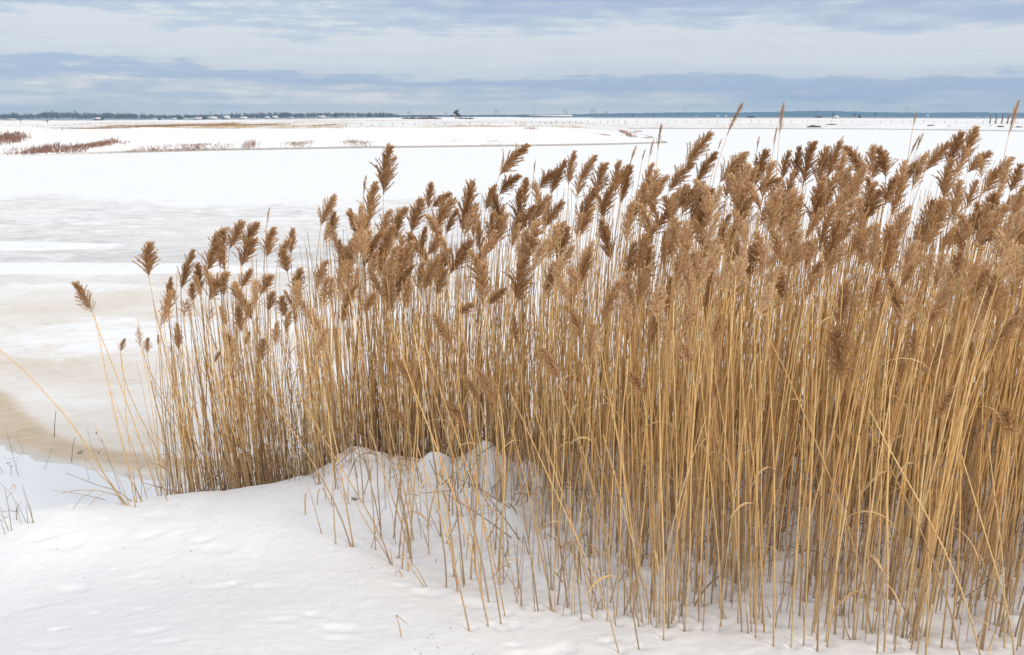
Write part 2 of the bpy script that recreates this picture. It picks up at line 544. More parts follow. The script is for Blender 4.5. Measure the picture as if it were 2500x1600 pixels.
def mat_ice():
    m, nt, b, out = principled('river_ice')
    L = nt.links
    tc = N(nt, 'ShaderNodeTexCoord')
    o = tc.outputs['Object']
    sn = attr_n(nt, 'snow'); br = attr_n(nt, 'brown'); gr = attr_n(nt, 'grey')
    big = noise_n(nt, mapping_n(nt, o, (0.38, 0.75, 1), (0, 0, 0), (0, 0, 0.35)), 1.0, 6, 0.62, 1.6)
    med = noise_n(nt, mapping_n(nt, o, (0.85, 1.6, 1), (2, 0, 0), (0, 0, 0.25)), 1.0, 7, 0.68, 1.6)
    fine = noise_n(nt, mapping_n(nt, o, (7, 13, 1)), 1.0, 5, 0.65)
    base = ramp_n(nt, big, [(0.32, (0.74, 0.675, 0.585)), (0.5, (0.81, 0.77, 0.715)), (0.66, (0.86, 0.85, 0.825))])
    bcol = ramp_n(nt, med, [(0.3, (0.50, 0.37, 0.225)), (0.7, (0.66, 0.53, 0.37))])
    c = mix_n(nt, math_n(nt, 'MULTIPLY', br, ramp_n(nt, fine, [(0.25, 0.75), (0.6, 1.0)])), base, bcol)
    gcol = ramp_n(nt, med, [(0.3, (0.55, 0.54, 0.53)), (0.7, (0.74, 0.73, 0.72))])
    c = mix_n(nt, gr, c, gcol)
    # snow lies in flat wind-shaped patches with sharp edges
    s0 = math_n(nt, 'ADD', sn, math_n(nt, 'MULTIPLY', math_n(nt, 'SUBTRACT', med, 0.5), 1.15))
    s0 = math_n(nt, 'ADD', s0, math_n(nt, 'MULTIPLY', math_n(nt, 'SUBTRACT', fine, 0.5), 0.40))
    sf = ramp_n(nt, s0, [(0.40, 0.0), (0.66, 1.0)])
    scol = ramp_n(nt, big, [(0.3, (0.84, 0.86, 0.885)), (0.7, (0.88, 0.89, 0.90))])
    c = mix_n(nt, sf, c, scol)
    gr1 = ramp_n(nt, noise_n(nt, mapping_n(nt, o, (5, 9, 1)), 1.0, 6, 0.72), [(0.3, 0.93), (0.7, 1.05)])
    c = mix_n(nt, 1.0, c, gr1, 'MULTIPLY')
    vo = N(nt, 'ShaderNodeTexVoronoi', feature='DISTANCE_TO_EDGE')
    wv = N(nt, 'ShaderNodeVectorMath', operation='ADD')
    nn = N(nt, 'ShaderNodeTexNoise'); nn.inputs['Scale'].default_value = 0.9; nn.inputs['Detail'].default_value = 4
    L.new(o, nn.inputs['Vector'])
    L.new(mapping_n(nt, o, (0.30, 0.42, 1)), wv.inputs[0]); L.new(nn.outputs['Color'], wv.inputs[1])
    L.new(wv.outputs[0], vo.inputs['Vector']); vo.inputs['Scale'].default_value = 1.0
    ck = ramp_n(nt, vo.outputs['Distance'], [(0.0, 0.35), (0.012, 0.0)])
    c = mix_n(nt, math_n(nt, 'MULTIPLY', ck, math_n(nt, 'SUBTRACT', 1.0, sf)), c, (0.50, 0.47, 0.43))
    # small bare flecks of dark ice between the snow patches
    fl = noise_n(nt, mapping_n(nt, o, (0.55, 3.2, 1), (5, 9, 0)), 1.0, 6, 0.7, 0.4)
    fm = math_n(nt, 'MULTIPLY', ramp_n(nt, fl, [(0.60, 0.0), (0.68, 0.85)]), math_n(nt, 'MINIMUM', gr, 0.8))
    c = mix_n(nt, fm, c, (0.50, 0.495, 0.48))
    L.new(c, b.inputs['Base Color'])
    r = math_n(nt, 'MULTIPLY_ADD', sf, 0.3)
    nt.nodes[-1].inputs[2].default_value = 0.42
    L.new(r, b.inputs['Roughness'])
    b.inputs['Specular IOR Level'].default_value = 0.3
    bn = N(nt, 'ShaderNodeBump')
    bn.inputs['Strength'].default_value = 0.35
    bn.inputs['Distance'].default_value = 0.02
    L.new(math_n(nt, 'ADD', math_n(nt, 'MULTIPLY', sf, 0.6), math_n(nt, 'MULTIPLY', fine, 0.5)), bn.inputs['Height'])
    L.new(bn.outputs[0], b.inputs['Normal'])
    return m


def mat_stalk():
    m, nt, b, out = principled('dry_reed_stalk')
    L = nt.links
    t = attr_n(nt, 'tint'); ln = attr_n(nt, 'length')
    oi = N(nt, 'ShaderNodeObjectInfo')
    tc = N(nt, 'ShaderNodeTexCoord')
    c = ramp_n(nt, t, [(0.0, (0.27, 0.165, 0.08)), (0.25, (0.48, 0.285, 0.115)), (0.55, (0.73, 0.44, 0.165)),
                       (0.85, (0.84, 0.57, 0.25)), (1.0, (0.86, 0.66, 0.37))])
    # weathered grey-brown towards the foot
    foot = ramp_n(nt, ln, [(0.0, 0.75), (0.25, 0.45), (0.7, 0.0)])
    c = mix_n(nt, foot, c, (0.34, 0.27, 0.20))
    # joints every 13-19 cm
    sp = math_n(nt, 'MULTIPLY_ADD', t, 2.4)
    nt.nodes[-1].inputs[2].default_value = 5.2
    fr = math_n(nt, 'FRACT', math_n(nt, 'MULTIPLY', ln, sp))
    jn = ramp_n(nt, fr, [(0.0, 0.5), (0.03, 0.42), (0.05, 0.0), (0.93, 0.0), (1.0, 0.15)])
    c = mix_n(nt, jn, c, (0.20, 0.11, 0.05))
    sh = ramp_n(nt, noise_n(nt, mapping_n(nt, tc.outputs['Object'], (60, 60, 4)), 1.0, 3, 0.6), [(0.3, 0.84), (0.65, 1.08)])
    c = mix_n(nt, 1.0, c, sh, 'MULTIPLY')
    L.new(c, b.inputs['Base Color'])
    b.inputs['Roughness'].default_value = 0.55
    b.inputs['Specular IOR Level'].default_value = 0.3
    return m


def mat_plume():
    m = bpy.data.materials.new('reed_plume')
    nt = nodes_of(m)
    L = nt.links
    out = N(nt, 'ShaderNodeOutputMaterial')
    t = attr_n(nt, 'tint')
    oi = N(nt, 'ShaderNodeObjectInfo')
    pt = attr_n(nt, 'plume_tint')
    v = math_n(nt, 'ADD', math_n(nt, 'MULTIPLY', t, 0.55), math_n(nt, 'MULTIPLY', math_n(nt, 'ADD', math_n(nt, 'MULTIPLY', oi.outputs['Random'], 0.50), pt), 1.0))
    c = ramp_n(nt, v, [(0.0, (0.43, 0.255, 0.125)), (0.35, (0.57, 0.355, 0.18)), (0.7, (0.70, 0.48, 0.265)), (1.0, (0.82, 0.63, 0.41))])
    d = N(nt, 'ShaderNodeBsdfDiffuse')
    tr = N(nt, 'ShaderNodeBsdfTranslucent')
    L.new(c, d.inputs[0]); L.new(c, tr.inputs[0])
    mx = N(nt, 'ShaderNodeMixShader')
    mx.inputs[0].default_value = 0.33
    L.new(d.outputs[0], mx.inputs[1]); L.new(tr.outputs[0], mx.inputs[2])
    L.new(mx.outputs[0], out.inputs[0])
    return m


def mat_plain(name, lo, hi, scale=3.0, rough=0.8, attr=None, transl=0.0):
    m, nt, b, out = principled(name)
    if attr:
        f = attr_n(nt, attr)
    else:
        tc = N(nt, 'ShaderNodeTexCoord')
        f = noise_n(nt, tc.outputs['Object'], scale, 4, 0.6)
    c = ramp_n(nt, f, [(0.0 if attr else 0.3, lo), (1.0 if attr else 0.7, hi)])
    nt.links.new(c, b.inputs['Base Color'])
    b.inputs['Roughness'].default_value = rough
    b.inputs['Specular IOR Level'].default_value = 0.15
    return m


M_SNOW = mat_snow('snow')
M_FAR = mat_snow('snow_on_marsh', True)
M_ICE = mat_ice()
M_STALK = mat_stalk()
M_PLUME = mat_plume()
M_LEAF = mat_plain('dry_leaf', (0.44, 0.28, 0.13), (0.68, 0.48, 0.25), attr='tint')
M_WEED = mat_plain('dry_weed_stem', (0.16, 0.12, 0.10), (0.42, 0.30, 0.18), attr='tint')
M_LITTER = mat_plain('reed_litter', (0.14, 0.09, 0.055), (0.44, 0.30, 0.17), attr='tint')
M_SHRUB = mat_plain('shrub_twig', (0.20, 0.105, 0.08), (0.40, 0.24, 0.175), attr='tint')
M_FGRASS = mat_plain('marsh_grass', (0.26, 0.15, 0.085), (0.52, 0.37, 0.19), attr='tint')
M_CONIFER = mat_plain('conifer_needles', (0.065, 0.08, 0.09), (0.11, 0.128, 0.135), attr='tint')  # lightened to blue-grey: distance haze put into the needle colour
M_BARE = mat_plain('bare_crown', (0.09, 0.09, 0.105), (0.20, 0.19, 0.20), attr='tint')
M_BARK = mat_plain('bark', (0.10, 0.085, 0.075), (0.22, 0.19, 0.17), 4.0)
M_MUD = mat_plain('frozen_mud', (0.07, 0.055, 0.045), (0.19, 0.14, 0.11), 2.5)
M_POST = mat_plain('weathered_wood', (0.14, 0.12, 0.10), (0.32, 0.27, 0.22), 6.0)
M_STEEL = mat_plain('galvanised_steel', (0.20, 0.21, 0.22), (0.32, 0.33, 0.34), 6.0, 0.5)
M_ROOF = mat_plain('snowy_roof', (0.82, 0.84, 0.87), (0.88, 0.89, 0.90), 0.4)
M_WALLS = [mat_plain('pale_siding', (0.52, 0.52, 0.52), (0.66, 0.66, 0.65), 0.5), mat_plain('red_siding', (0.24, 0.10, 0.08), (0.32, 0.15, 0.12), 0.5),
           mat_plain('grey_siding', (0.28, 0.29, 0.31), (0.38, 0.39, 0.41), 0.5), mat_plain('brown_siding', (0.22, 0.15, 0.11), (0.31, 0.22, 0.16), 0.5)]
M_GLASS = mat_plain('dark_window', (0.03, 0.035, 0.04), (0.06, 0.065, 0.07), 1.0, 0.2)


# ------------------------------------------------------------------ near snow bank
def spaced(lo, hi, flo, fhi, step, grow=1.12):
    a = list(np.arange(flo, fhi, step))
    s = step; x = fhi; b = []
    while x < hi:
        b.append(x); s *= grow; x += s
    b.append(hi)
    s = step; x = flo; c = []
    while x > lo:
        s *= grow; x -= s; c.append(max(x, lo))
    return np.array(sorted(set(c)) + a + b)


def grid_mesh(xs, ys, zf, name, mat, kind='structure', attrs=None, fan=None):
    if fan is None:
        X, Y = np.meshgrid(xs, ys)
    else:
        U, Y = np.meshgrid(xs, ys)
        X = fan(U, Y)
    Z = zf(X, Y)
    ny, nx = X.shape
    i = np.arange(ny - 1)[:, None]; j = np.arange(nx - 1)[None]
    Q = np.stack([i * nx + j, i * nx + j + 1, (i + 1) * nx + j + 1, (i + 1) * nx + j], -1).reshape(-1, 4)
    mb = MB()
    at = {k: v(X, Y).ravel() for k, v in (attrs or {}).items()}
    mb.add(np.stack([X, Y, Z], -1).reshape(-1, 3), Q, None, 0, **at)
    o = mb.obj(name, mat, smooth=True)
    o['kind'] = kind
    if name == 'snow_ground':
        NEAR.update(xs=xs, ys=ys, Z=Z)
    return o


xs = spaced(-60, 60, -3.6, 3.6, 0.016)
ys = spaced(-30, 20, 2.3, 4.9, 0.0125)
ground = grid_mesh(xs, ys, near_z, 'snow_ground', M_SNOW)
ground['label'] = 'snow covered river bank with wind drifts in the foreground'


# ------------------------------------------------------------------ river ice
def ell(X, Y, cx, cy, ax, ay, soft=0.4, rot=0.0):
    c, s = math.cos(rot), math.sin(rot)
    u = ((X - cx) * c + (Y - cy) * s) / ax; v = (-(X - cx) * s + (Y - cy) * c) / ay
    return 1 - sst(np.sqrt(u * u + v * v), 1 - soft, 1 + soft)


def ice_t(X, Y):
    return Y - np.interp(X, SH_X, SH_Y)


def ice_warp(X, Y):
    wx = X + 2.0 * (fbm(X * 0.5, Y * 0.5, 61, 3) - 0.5)
    wy = Y + 1.9 * (fbm(X * 0.45 + 9, Y * 0.45, 71, 3) - 0.5)
    return wx, wy


def ice_snow(X, Y):
    wx, wy = ice_warp(X, Y)
    m = sst(Y + 9 * (fbm(X * 0.10, Y * 0.14, 63, 3) - 0.5), 19, 37) * 1.25
    m = np.maximum(m, 0.46 * sst(Y, 12.5, 15) + 0.12 * sst(Y, 17, 24))
    m = np.maximum(m, sst(X, -4.0, 2.0) * (0.55 + 0.5 * sst(Y, 7, 14)))
    m = np.maximum(m, 1.15 * ell(wx, Y + 0.3 * (wy - Y), -9.2, 15.45, 5.4, 0.62, 0.30, -0.05))
    m = np.maximum(m, 1.05 * ell(wx, Y + 0.3 * (wy - Y), -11.8, 18.2, 3.0, 0.75, 0.35))
    m = np.maximum(m, 0.72 * ell(wx, wy, -5.4, 10.6, 2.1, 1.35, 0.85, 0.15))
    m = np.maximum(m, 0.72 * ell(wx, wy, -3.0, 11.8, 3.4, 0.5, 0.6, 0.1))
    m = np.maximum(m, 0.62 * ell(wx, wy, -7.2, 13.6, 2.4, 0.5, 0.6))
    m = np.maximum(m, 0.50 * ell(wx, wy, -3.2, 8.6, 1.2, 0.5, 0.7))
    t = ice_t(X, Y)
    return np.clip(m, 0, 1.3) * sst(t, 0.3, 2.5) * 0.9


def ice_brown(X, Y):
    wx, wy = ice_warp(X, Y)
    t = ice_t(wx * 0.35 + X * 0.65, wy * 0.35 + Y * 0.65)
    width = np.interp(X, [-6.0, -4.5, -3.6, -2.8, 0], [1.15, 0.80, 0.55, 0.45, 0.45])
    core = sst(t, 0.10, 0.32) * (1 - sst(t, width * 0.86, width * 1.10))
    edge = 0.30 * (1 - sst(t, 0.0, 0.25))
    tail = 0.24 * (1 - sst(t, width, width + 2.2)) * fbm(X * 0.7, Y * 0.9, 87, 3)
    p = 0.32 * ell(wx, wy, -6.0, 9.3, 2.6, 0.55, 0.7) + 0.16 * ell(wx, wy, -6.5, 12.3, 2.6, 0.7, 0.7)
    return np.clip(np.maximum(np.maximum(core, edge), np.maximum(tail, p)), 0, 1)


def ice_grey(X, Y):
    t = ice_t(X, Y)
    wy = Y + 3.0 * (fbm(X * 0.22, Y * 0.18, 66, 3) - 0.5)
    g = sst(wy, 11.5, 18) * (1 - 0.6 * sst(Y, 26, 40)) * (0.45 + 0.5 * sst(fbm(X * 0.25 + 4, wy * 0.45, 68, 4), 0.35, 0.6))
    g = np.maximum(g, 0.55 * (1 - sst(t, 0.02, 0.16)))
    return g


ux = np.linspace(-1, 1, 420)
yy = [4.0]
while yy[-1] < 330:
    yy.append(yy[-1] + 0.05 * max(1.0, (yy[-1] / 8) ** 1.35))
ice = grid_mesh(ux, np.array(yy), lambda X, Y: np.full(X.shape, ICE_Z) + 0.02 * ice_snow(X, Y) + 0.012 * (fbm(X * 0.8, Y * 1.2, 15, 3) - 0.5),
                'river_ice', M_ICE, 'structure', {'snow': ice_snow, 'brown': ice_brown, 'grey': ice_grey},
                fan=lambda U, Y: U * (Y * 0.95 + 6))
ice['label'] = 'frozen river with brown stained ice near the bank and white snow beyond'


# ------------------------------------------------------------------ far bank, marsh plain
def grass_mask(X, Y):
    u = X / Y
    strip = sst(Y, 96, 110) * (1 - sst(Y, 200, 340)) * (0.35 + 0.65 * fbm(X * 0.06, Y * 0.03, 44, 3))
    plain = 0.55 * sst(Y, 200, 600)
    bands = sst(fbm(X * 0.006 + 3, Y * 0.05, 47, 4), 0.45, 0.6)
    return np.clip((strip + plain) * (0.25 + 0.9 * bands), 0, 1) * (0.5 + 0.5 * sst(-u, -0.5, 0.2))


def foot_mask(X, Y):
    z = far_z(X, Y)
    return 1 - sst(z, ICE_Z + 0.135, ICE_Z + 0.20)


yy = [44.0]
while yy[-1] < 9300:
    y = yy[-1]
    yy.append(y + (0.45 if y < 130 else 0.45 * (y / 130) ** 1.6))
plain = grid_mesh(np.linspace(-1, 1, 520), np.array(yy), far_z, 'marsh_plain', M_FAR, 'structure', {'grass': grass_mask, 'foot': foot_mask},
                  fan=lambda U, Y: U * (Y * 0.95 + 25))
plain['label'] = 'snow covered marsh plain and low bank across the river'


# ------------------------------------------------------------------ distant blue hills (terrain)
def hills():
    mb = MB()
    n = 900
    hx = np.linspace(-0.95, 0.95, n)
    px = 1250 + hx * F * 0.968
    top = np.interp(px, [-600, 900, 1000, 1240, 1400, 1500, 1620, 1700, 1790, 1850, 1950, 2080, 2200, 2330, 2500, 3100],
                    [288, 286, 282, 281, 279, 277.5, 275.5, 275, 275.5, 273, 271, 274.5, 276, 275, 278, 280])
    rows = []
    for k, (Y, f) in enumerate([(6000, 0.0), (6250, 0.45), (6600, 0.8), (7000, 1.0), (7400, 0.5), (7700, 0.0)]):
        X = hx * Y
        e = np.array([at_depth(p, t, 7000)[2] for p, t in zip(px, top)])
        jag = (9 * (vnoise(X * 0.03, X * 0 + k, 3) - 0.3) + 6 * (vnoise(X * 0.11, X * 0 + k, 13) - 0.3)) * (0.3 + 0.7 * f)
        z = np.where(f > 0, -14 + (e + 14) * f + jag * 0.55, -16 + 0 * X)
        rows.append(np.stack([X, np.full(n, float(Y)), z], -1))
    V = np.concatenate(rows)
    i = np.arange(len(rows) - 1)[:, None]; j = np.arange(n - 1)[None]
    Q = np.stack([i * n + j, i * n + j + 1, (i + 1) * n + j + 1, (i + 1) * n + j], -1).reshape(-1, 4)
    mb.add(V, Q, None, 0)
    m, nt, b, out = principled('forested_hill')
    tc = N(nt, 'ShaderNodeTexCoord')
    n1 = noise_n(nt, mapping_n(nt, tc.outputs['Object'], (0.012, 0.004, 0.05)), 1.0, 4, 0.6)
    c = ramp_n(nt, n1, [(0.3, (0.022, 0.032, 0.030)), (0.7, (0.055, 0.065, 0.060))])
    cl = ramp_n(nt, noise_n(nt, mapping_n(nt, tc.outputs['Object'], (0.0035, 0.004, 0.03), (1, 5, 2)), 1.0, 3, 0.5), [(0.72, 0.0), (0.76, 0.7)])
    c = mix_n(nt, cl, c, (0.8, 0.82, 0.85))
    nt.links.new(c, b.inputs['Base Color'])
    b.inputs['Roughness'].default_value = 0.9
    o = mb.obj('hills', m)
    tag(o, 'long low blue wooded hills along the horizon', kind='structure')


hills()


# ------------------------------------------------------------------ trees far away
def conifer(mb, p, h, r, seed, sides=7, tiers=4):
    rs = np.random.default_rng(seed)
    for k in range(tiers):
        z0 = h * (0.10 + 0.72 * k / tiers); z1 = min(h, z0 + h * 0.45)
        rr = r * (1 - 0.78 * k / tiers)
        a = np.arange(sides) * 2 * math.pi / sides + rs.random() * 6
        q = rr * (0.65 + 0.5 * rs.random(sides))
        ring = np.stack([q * np.cos(a), q * np.sin(a), np.full(sides, z0) + h * 0.06 * rs.random(sides)], -1)
        V = np.concatenate([ring, [(0, 0, z1)]]) + p
        T = [(i, (i + 1) % sides, sides) for i in range(sides)]
        mb.add(V, None, T, 0, tint=np.clip(0.25 + 0.5 * rs.random(sides + 1), 0, 1))


def bare_crown(mb, p, h, r, seed, n=90, mat=0):
    rs = np.random.default_rng(seed)
    d = rs.normal(size=(n, 3)); d /= np.linalg.norm(d, axis=1, keepdims=True)
    q = rs.random((n, 1)) ** 0.45
    lob = 0.75 + 0.35 * np.sin(d[:, :1] * 4 + seed) * np.cos(d[:, 2:] * 5 + seed * 2)
    c = d * q * lob * np.array((r, r, h * 0.42)) + np.array((0, 0, h * 0.58))
    s = r * (0.10 + 0.16 * rs.random((n, 1)))
    V = np.empty((n, 3, 3))
    for k in range(3):
        V[:, k] = c + s * rs.normal(size=(n, 3)) * np.array((0.8, 0.8, 1.2))
    T = np.arange(n * 3).reshape(-1, 3)
    mb.add(V.reshape(-1, 3) + p, None, T, mat, tint=np.repeat(rs.random(n), 3))


def twig_tree(mb, p, h, seed, spread=0.5, levels=4, r0=None, mat=0, lean=0.0):
    """trunk and forking limbs as tapered tubes; returns twig ends"""
    rs = random.Random(seed)
    ends = []
    def grow(q, d, ln, r, lv):
        e = q + d * ln
        m = (q + e) / 2 + np.array((rs.uniform(-1, 1), rs.uniform(-1, 1), 0)) * ln * 0.06
        tube(mb, [q, m, e], [r, r * 0.85, r * 0.65], 4, mat, tint=rs.random() * 0.6)
        if lv == 0:
            ends.append(e); return
        for _ in range(rs.choice((2, 3, 3))):
            nd = d + np.array((rs.uniform(-1, 1), rs.uniform(-1, 1), rs.uniform(-0.15, 0.5))) * spread
            nd[0] += lean
            nd /= np.linalg.norm(nd)
            grow(q + d * ln * rs.uniform(0.65, 1.0), nd, ln * rs.uniform(0.6, 0.8), r * 0.6, lv - 1)
    r0 = r0 or h * 0.03
    grow(np.asarray(p, float), np.array((lean * 0.5, 0, 1.0)), h * 0.34, r0, levels)
    return ends


def far_wood():
    """the wood behind the houses on the left: one mass"""
    rs = np.random.default_rng(5)
    mbc = MB()
    k = 0
    hprof_x = [-400, 0, 60, 100, 170, 185, 230, 300, 330, 420, 470, 560, 640, 700, 780, 820, 900, 960, 980, 1000, 1010]
    hprof_y = [280, 281, 281, 279, 279, 275.5, 276.5, 278, 278, 281, 282, 281, 279, 276, 278.5, 277, 277, 276.5, 279, 280, 283]
    for i in range(1500):
        px = rs.uniform(-380, 990)
        Y = rs.uniform(2300, 2900) if i % 3 else rs.uniform(2300, 2400)
        X = (px - 1250) / F * Y / 0.968
        z = float(far_z(np.array([X]), np.array([Y]))[0])
        ztop = at_depth(px, np.interp(px, hprof_x, hprof_y), Y)[2]
        h = max(3.0, (ztop - z)) * rs.uniform(0.85, 1.38)
        if rs.random() < 0.36 + 0.3 * math.sin(px * 0.02):
            conifer(mbc, np.array((X, Y, z)), h * rs.uniform(0.9, 1.08), h * rs.uniform(0.16, 0.26), int(rs.integers(1e6)), 6, 4)
        else:
            bare_crown(mbc, np.array((X, Y, z)), h, h * rs.uniform(0.28, 0.5), int(rs.integers(1e6)), 46, 1)
    # the thin farther line of trees in the middle
    for i in range(420):
        px = rs.uniform(940, 1330)
        Y = rs.uniform(2500, 2900)
        X = (px - 1250) / F * Y / 0.968
        z = float(far_z(np.array([X]), np.array([Y]))[0])
        ztop = at_depth(px, np.interp(px, [940, 1000, 1100, 1240, 1330], [280, 281, 280.5, 281.5, 283.5]), 2700)[2]
        h = max(4.0, ztop - z) * rs.uniform(0.7, 1.05)
        if rs.random() < 0.6:
            conifer(mbc, np.array((X, Y, z)), h, h * 0.3, int(rs.integers(1e6)), 6, 3)
        else:
            bare_crown(mbc, np.array((X, Y, z)), h, h * 0.6, int(rs.integers(1e6)), 40, 1)
    o = mbc.obj('far_wood', [M_CONIFER, M_BARE])
    tag(o, 'distant mixed wood of dark conifers and bare trees along the horizon', 'wood', kind='stuff')


far_wood()


def scene_tree(name, px, py0, py1, wpx, kind, label, Y=None, seed=1, group=None, lean=0.0):
    """a tree of its own: foot at pixel (px, py0), top at py1"""
    if Y is None:
        p = far_hit(px, py0); Y = p[1]
    p = at_depth(px, py0, Y)
    p[2] = float(far_z(np.array([p[0]]), np.array([Y]))[0])
    h = at_depth(px, py1, Y)[2] - p[2]
    r = wpx / F * Y / 0.968 / 2
    t = empty(name, p, label, 'tree', group)
    if kind == 'conifer':
        tr = MB(); tube(tr, [(0, 0, -0.2), (0, 0, h * 0.4), (0, 0, h * 0.93)], [h * 0.025, h * 0.02, h * 0.005], 5, 0)
        tr.obj('trunk', M_BARK, t)
        cr = MB(); conifer(cr, np.zeros(3), h, r, seed, 11, 9); cr.obj('crown', M_CONIFER, t)
    else:
        tr = MB()
        tube(tr, [(0, 0, -0.2), (0.01 * h, 0, h * 0.2), (0.02 * h, 0, h * 0.36)], [h * 0.030, h * 0.024, h * 0.02], 6, 0)
        tr.obj('trunk', M_BARK, t)
        cr = MB()
        twig_tree(cr, (0, 0, h * 0.2), h * 0.72, seed, 0.75, 4, h * 0.015, 0, lean)
        twig_tree(cr, (0.01, 0, h * 0.12), h * 0.60, seed + 5, 0.9, 4, h * 0.012, 0, lean)
        V = np.concatenate(cr.V); m = np.abs(V[:, 0]).max(); s = r / max(m, 1e-3)
        top = V[:, 2].max(); sz = h / top
        cr.V = [np.asarray(v) * np.array((s, s, sz), np.float32) for v in cr.V]
        if name == 'birch_tree':
            bare_crown(cr, np.zeros(3), h, r, seed, 130)
        elif name == 'plain_tree':
            bare_crown(cr, np.zeros(3), h, r, seed, 30)
        cr.obj('crown', M_BARE, t)
    return t


scene_tree('birch_tree', 1114, 290, 267.5, 17, 'bare', 'lone pale bare tree standing out on the marsh in front of the horizon', 420, 3)
scene_tree('spruce_tree', 1121, 290, 277, 13, 'conifer', 'dark conifer tucked against the lone bare tree on the marsh', 417, 4)
scene_tree('bare_tree', 53, 313, 287, 16, 'bare', 'thin bare tree at the left end of the far marsh, taller of two', 118, 11)
scene_tree('bare_tree', 117, 311, 291, 24, 'bare', 'low spreading bare tree on the far marsh right of the thin bare tree', 122, 12)
for i, (px, y0, y1, w, k, lb) in enumerate([
        (2033, 286, 271, 9, 'bare', 'reddish bare tree on the plain beside the small white hut'),
        (2086, 287, 274, 10, 'bare', 'bare tree on the plain just left of the small dark conifer'),
        (2098, 288, 278, 9, 'conifer', 'small dark conifer alone on the plain before the blue hills'),
        (2136, 287, 273, 9, 'bare', 'leaning bare tree on the plain right of the small dark conifer'),
        (1545, 287, 278, 6, 'bare', 'small reddish bare tree on the plain right of the long white barn'),
        (1596, 286, 277, 5, 'bare', 'narrow reddish bare tree on the plain below a power line pylon')]):
    scene_tree('plain_tree', px, y0, y1, w, k, lb, 620, 31 + i, 'trees standing alone on the far plain')
for i, (px, y1, lb) in enumerate([(250, 283, 'dark conifer beside the reddish house in the far village'),
                                  (440, 280, 'broad dark conifer between two white roofed houses in the far village'),
                                  (500, 281, 'dark conifer clump before the middle of the far village'),
                                  (389, 287, 'short dark conifer in front of the far village'),
                                  (545, 285, 'small dark conifer among pale houses of the far village'),
                                  (820, 274, 'tall pointed conifer rising above the far wood')]):
    scene_tree('village_conifer', px, 296 - (3 if px > 600 else 0), y1, [9, 16, 14, 10, 7, 10][i], 'conifer', lb, 1385, 61 + i, 'conifers in the far village')


# ------------------------------------------------------------------ houses of the far village
def house(px, py0, py1, wpx, wall, label, Y=1400, name='house', roof_share=0.5, low=False, depth=9.0):
    p = at_depth(px, py0, Y)
    zg = float(far_z(np.array([p[0]]), np.array([Y]))[0])
    base = zg
    w = wpx / F * Y / 0.968
    h = max((at_depth(px, py1, Y)[2] - base) * (0.85 if Y == 1400 else 1.0), 1.0)
    t = empty(name, (p[0], Y, base), label, 'house' if name != 'barn' else 'barn', None if name == 'barn' else 'houses of the far village')
    hw = h * (1 - roof_share)
    b = MB(); boxv(b, (0, 0, hw / 2), (w, depth, hw)); b.obj('wall', wall, t)
    r = MB()
    e = 0.3
    V = np.array([(-w / 2 - e, -depth / 2 - e, hw + 0.02), (w / 2 + e, -depth / 2 - e, hw + 0.02), (w / 2 + e, depth / 2 + e, hw + 0.02), (-w / 2 - e, depth / 2 + e, hw + 0.02),
                  (-w / 2 - e, 0, h), (w / 2 + e, 0, h)])
    r.add(V, [(0, 1, 5, 4), (2, 3, 4, 5), (0, 3, 2, 1)], [(0, 4, 3), (1, 2, 5)], 0)
    rf = r.obj('roof', M_ROOF, t)
    if not low:
        c = MB(); boxv(c, (w * 0.22, 0.6, h + 0.25), (0.7, 0.7, 1.3)); c.obj('chimney', M_WALLS[3], rf)
        for q in (-0.28, 0.05, 0.3):
            g = MB(); boxv(g, (w * q, -depth / 2 - 0.02, hw * 0.55), (1.2, 0.06, min(1.4, hw * 0.5))); g.obj('window', M_GLASS, t)
    return t


for px, y0, y1, w, wl, lb in [
        (29, 299, 289, 20, 1, 'reddish house with snowy roof at the left end of the far village'),
        (240, 293, 286, 14, 1, 'small brown red house before a dark conifer in the far village'),
        (377, 295, 289, 13, 0, 'small pale house in front of the left part of the far wood'),
        (428, 294, 288, 12, 0, 'pale house left of the broad dark conifer'),
        (454, 294, 289.5, 11, 2, 'low snow roofed house right below the broad dark conifer'),
        (470, 293, 288.5, 12, 0, 'low white roofed house just right of the broad dark conifer'),
        (484, 292, 286, 17, 0, 'wide white roofed house left of the dark conifer clump'),
        (520, 293, 284, 18, 0, 'largest pale house in the middle of the far village'),
        (554, 293, 281.5, 13, 0, 'tall white house near the middle of the far village'),
        (595, 293, 284.5, 15, 0, 'bright white house at the right of the village centre'),
        (653, 290, 284, 9, 0, 'small white house in front of the right part of the wood'),
        (672, 290, 282, 9, 0, 'narrow white house among the trees of the wood'),
        (711, 290, 286, 9, 2, 'low snowy hut at the foot of the wood'),
        (786, 289.5, 282, 15, 0, 'white house below the tall pointed conifer'),
        (1252, 0, 0, 0, 0, None)]:
    if lb:
        house(px, y0, y1, w, M_WALLS[wl], lb)
house(2042, 286, 283, 6, M_WALLS[0], 'small white hut beside the reddish bare tree on the plain', 615, 'house', 0.6, True, 4)
for px, y0, y1, w, lb in [(1700, 284.0, 282.6, 4, 'white building on the blue hillside, left of a group of three'), (1752, 282.5, 281, 5, 'white building on the blue hillside, middle of a group of three'),
                          (1772, 282.5, 281, 5, 'white building on the blue hillside, right of a group of three'), (2265, 280.2, 279.0, 4, 'lone white building high on the blue hillside at the right'),
                          (2386, 286, 284.6, 5, 'white building low on the blue hills at the right, left of two'), (2408, 286, 284.8, 4, 'white building low on the blue hills at the right, right of two')]:
    house(px, y0, y1, w, M_WALLS[0], lb, 5700, 'house', 0.55, True, 20)
house(1345, 286, 281, 96, M_WALLS[2], 'long white roofed barn on the horizon under the power lines', 1500, 'barn', 0.5, True, 24)


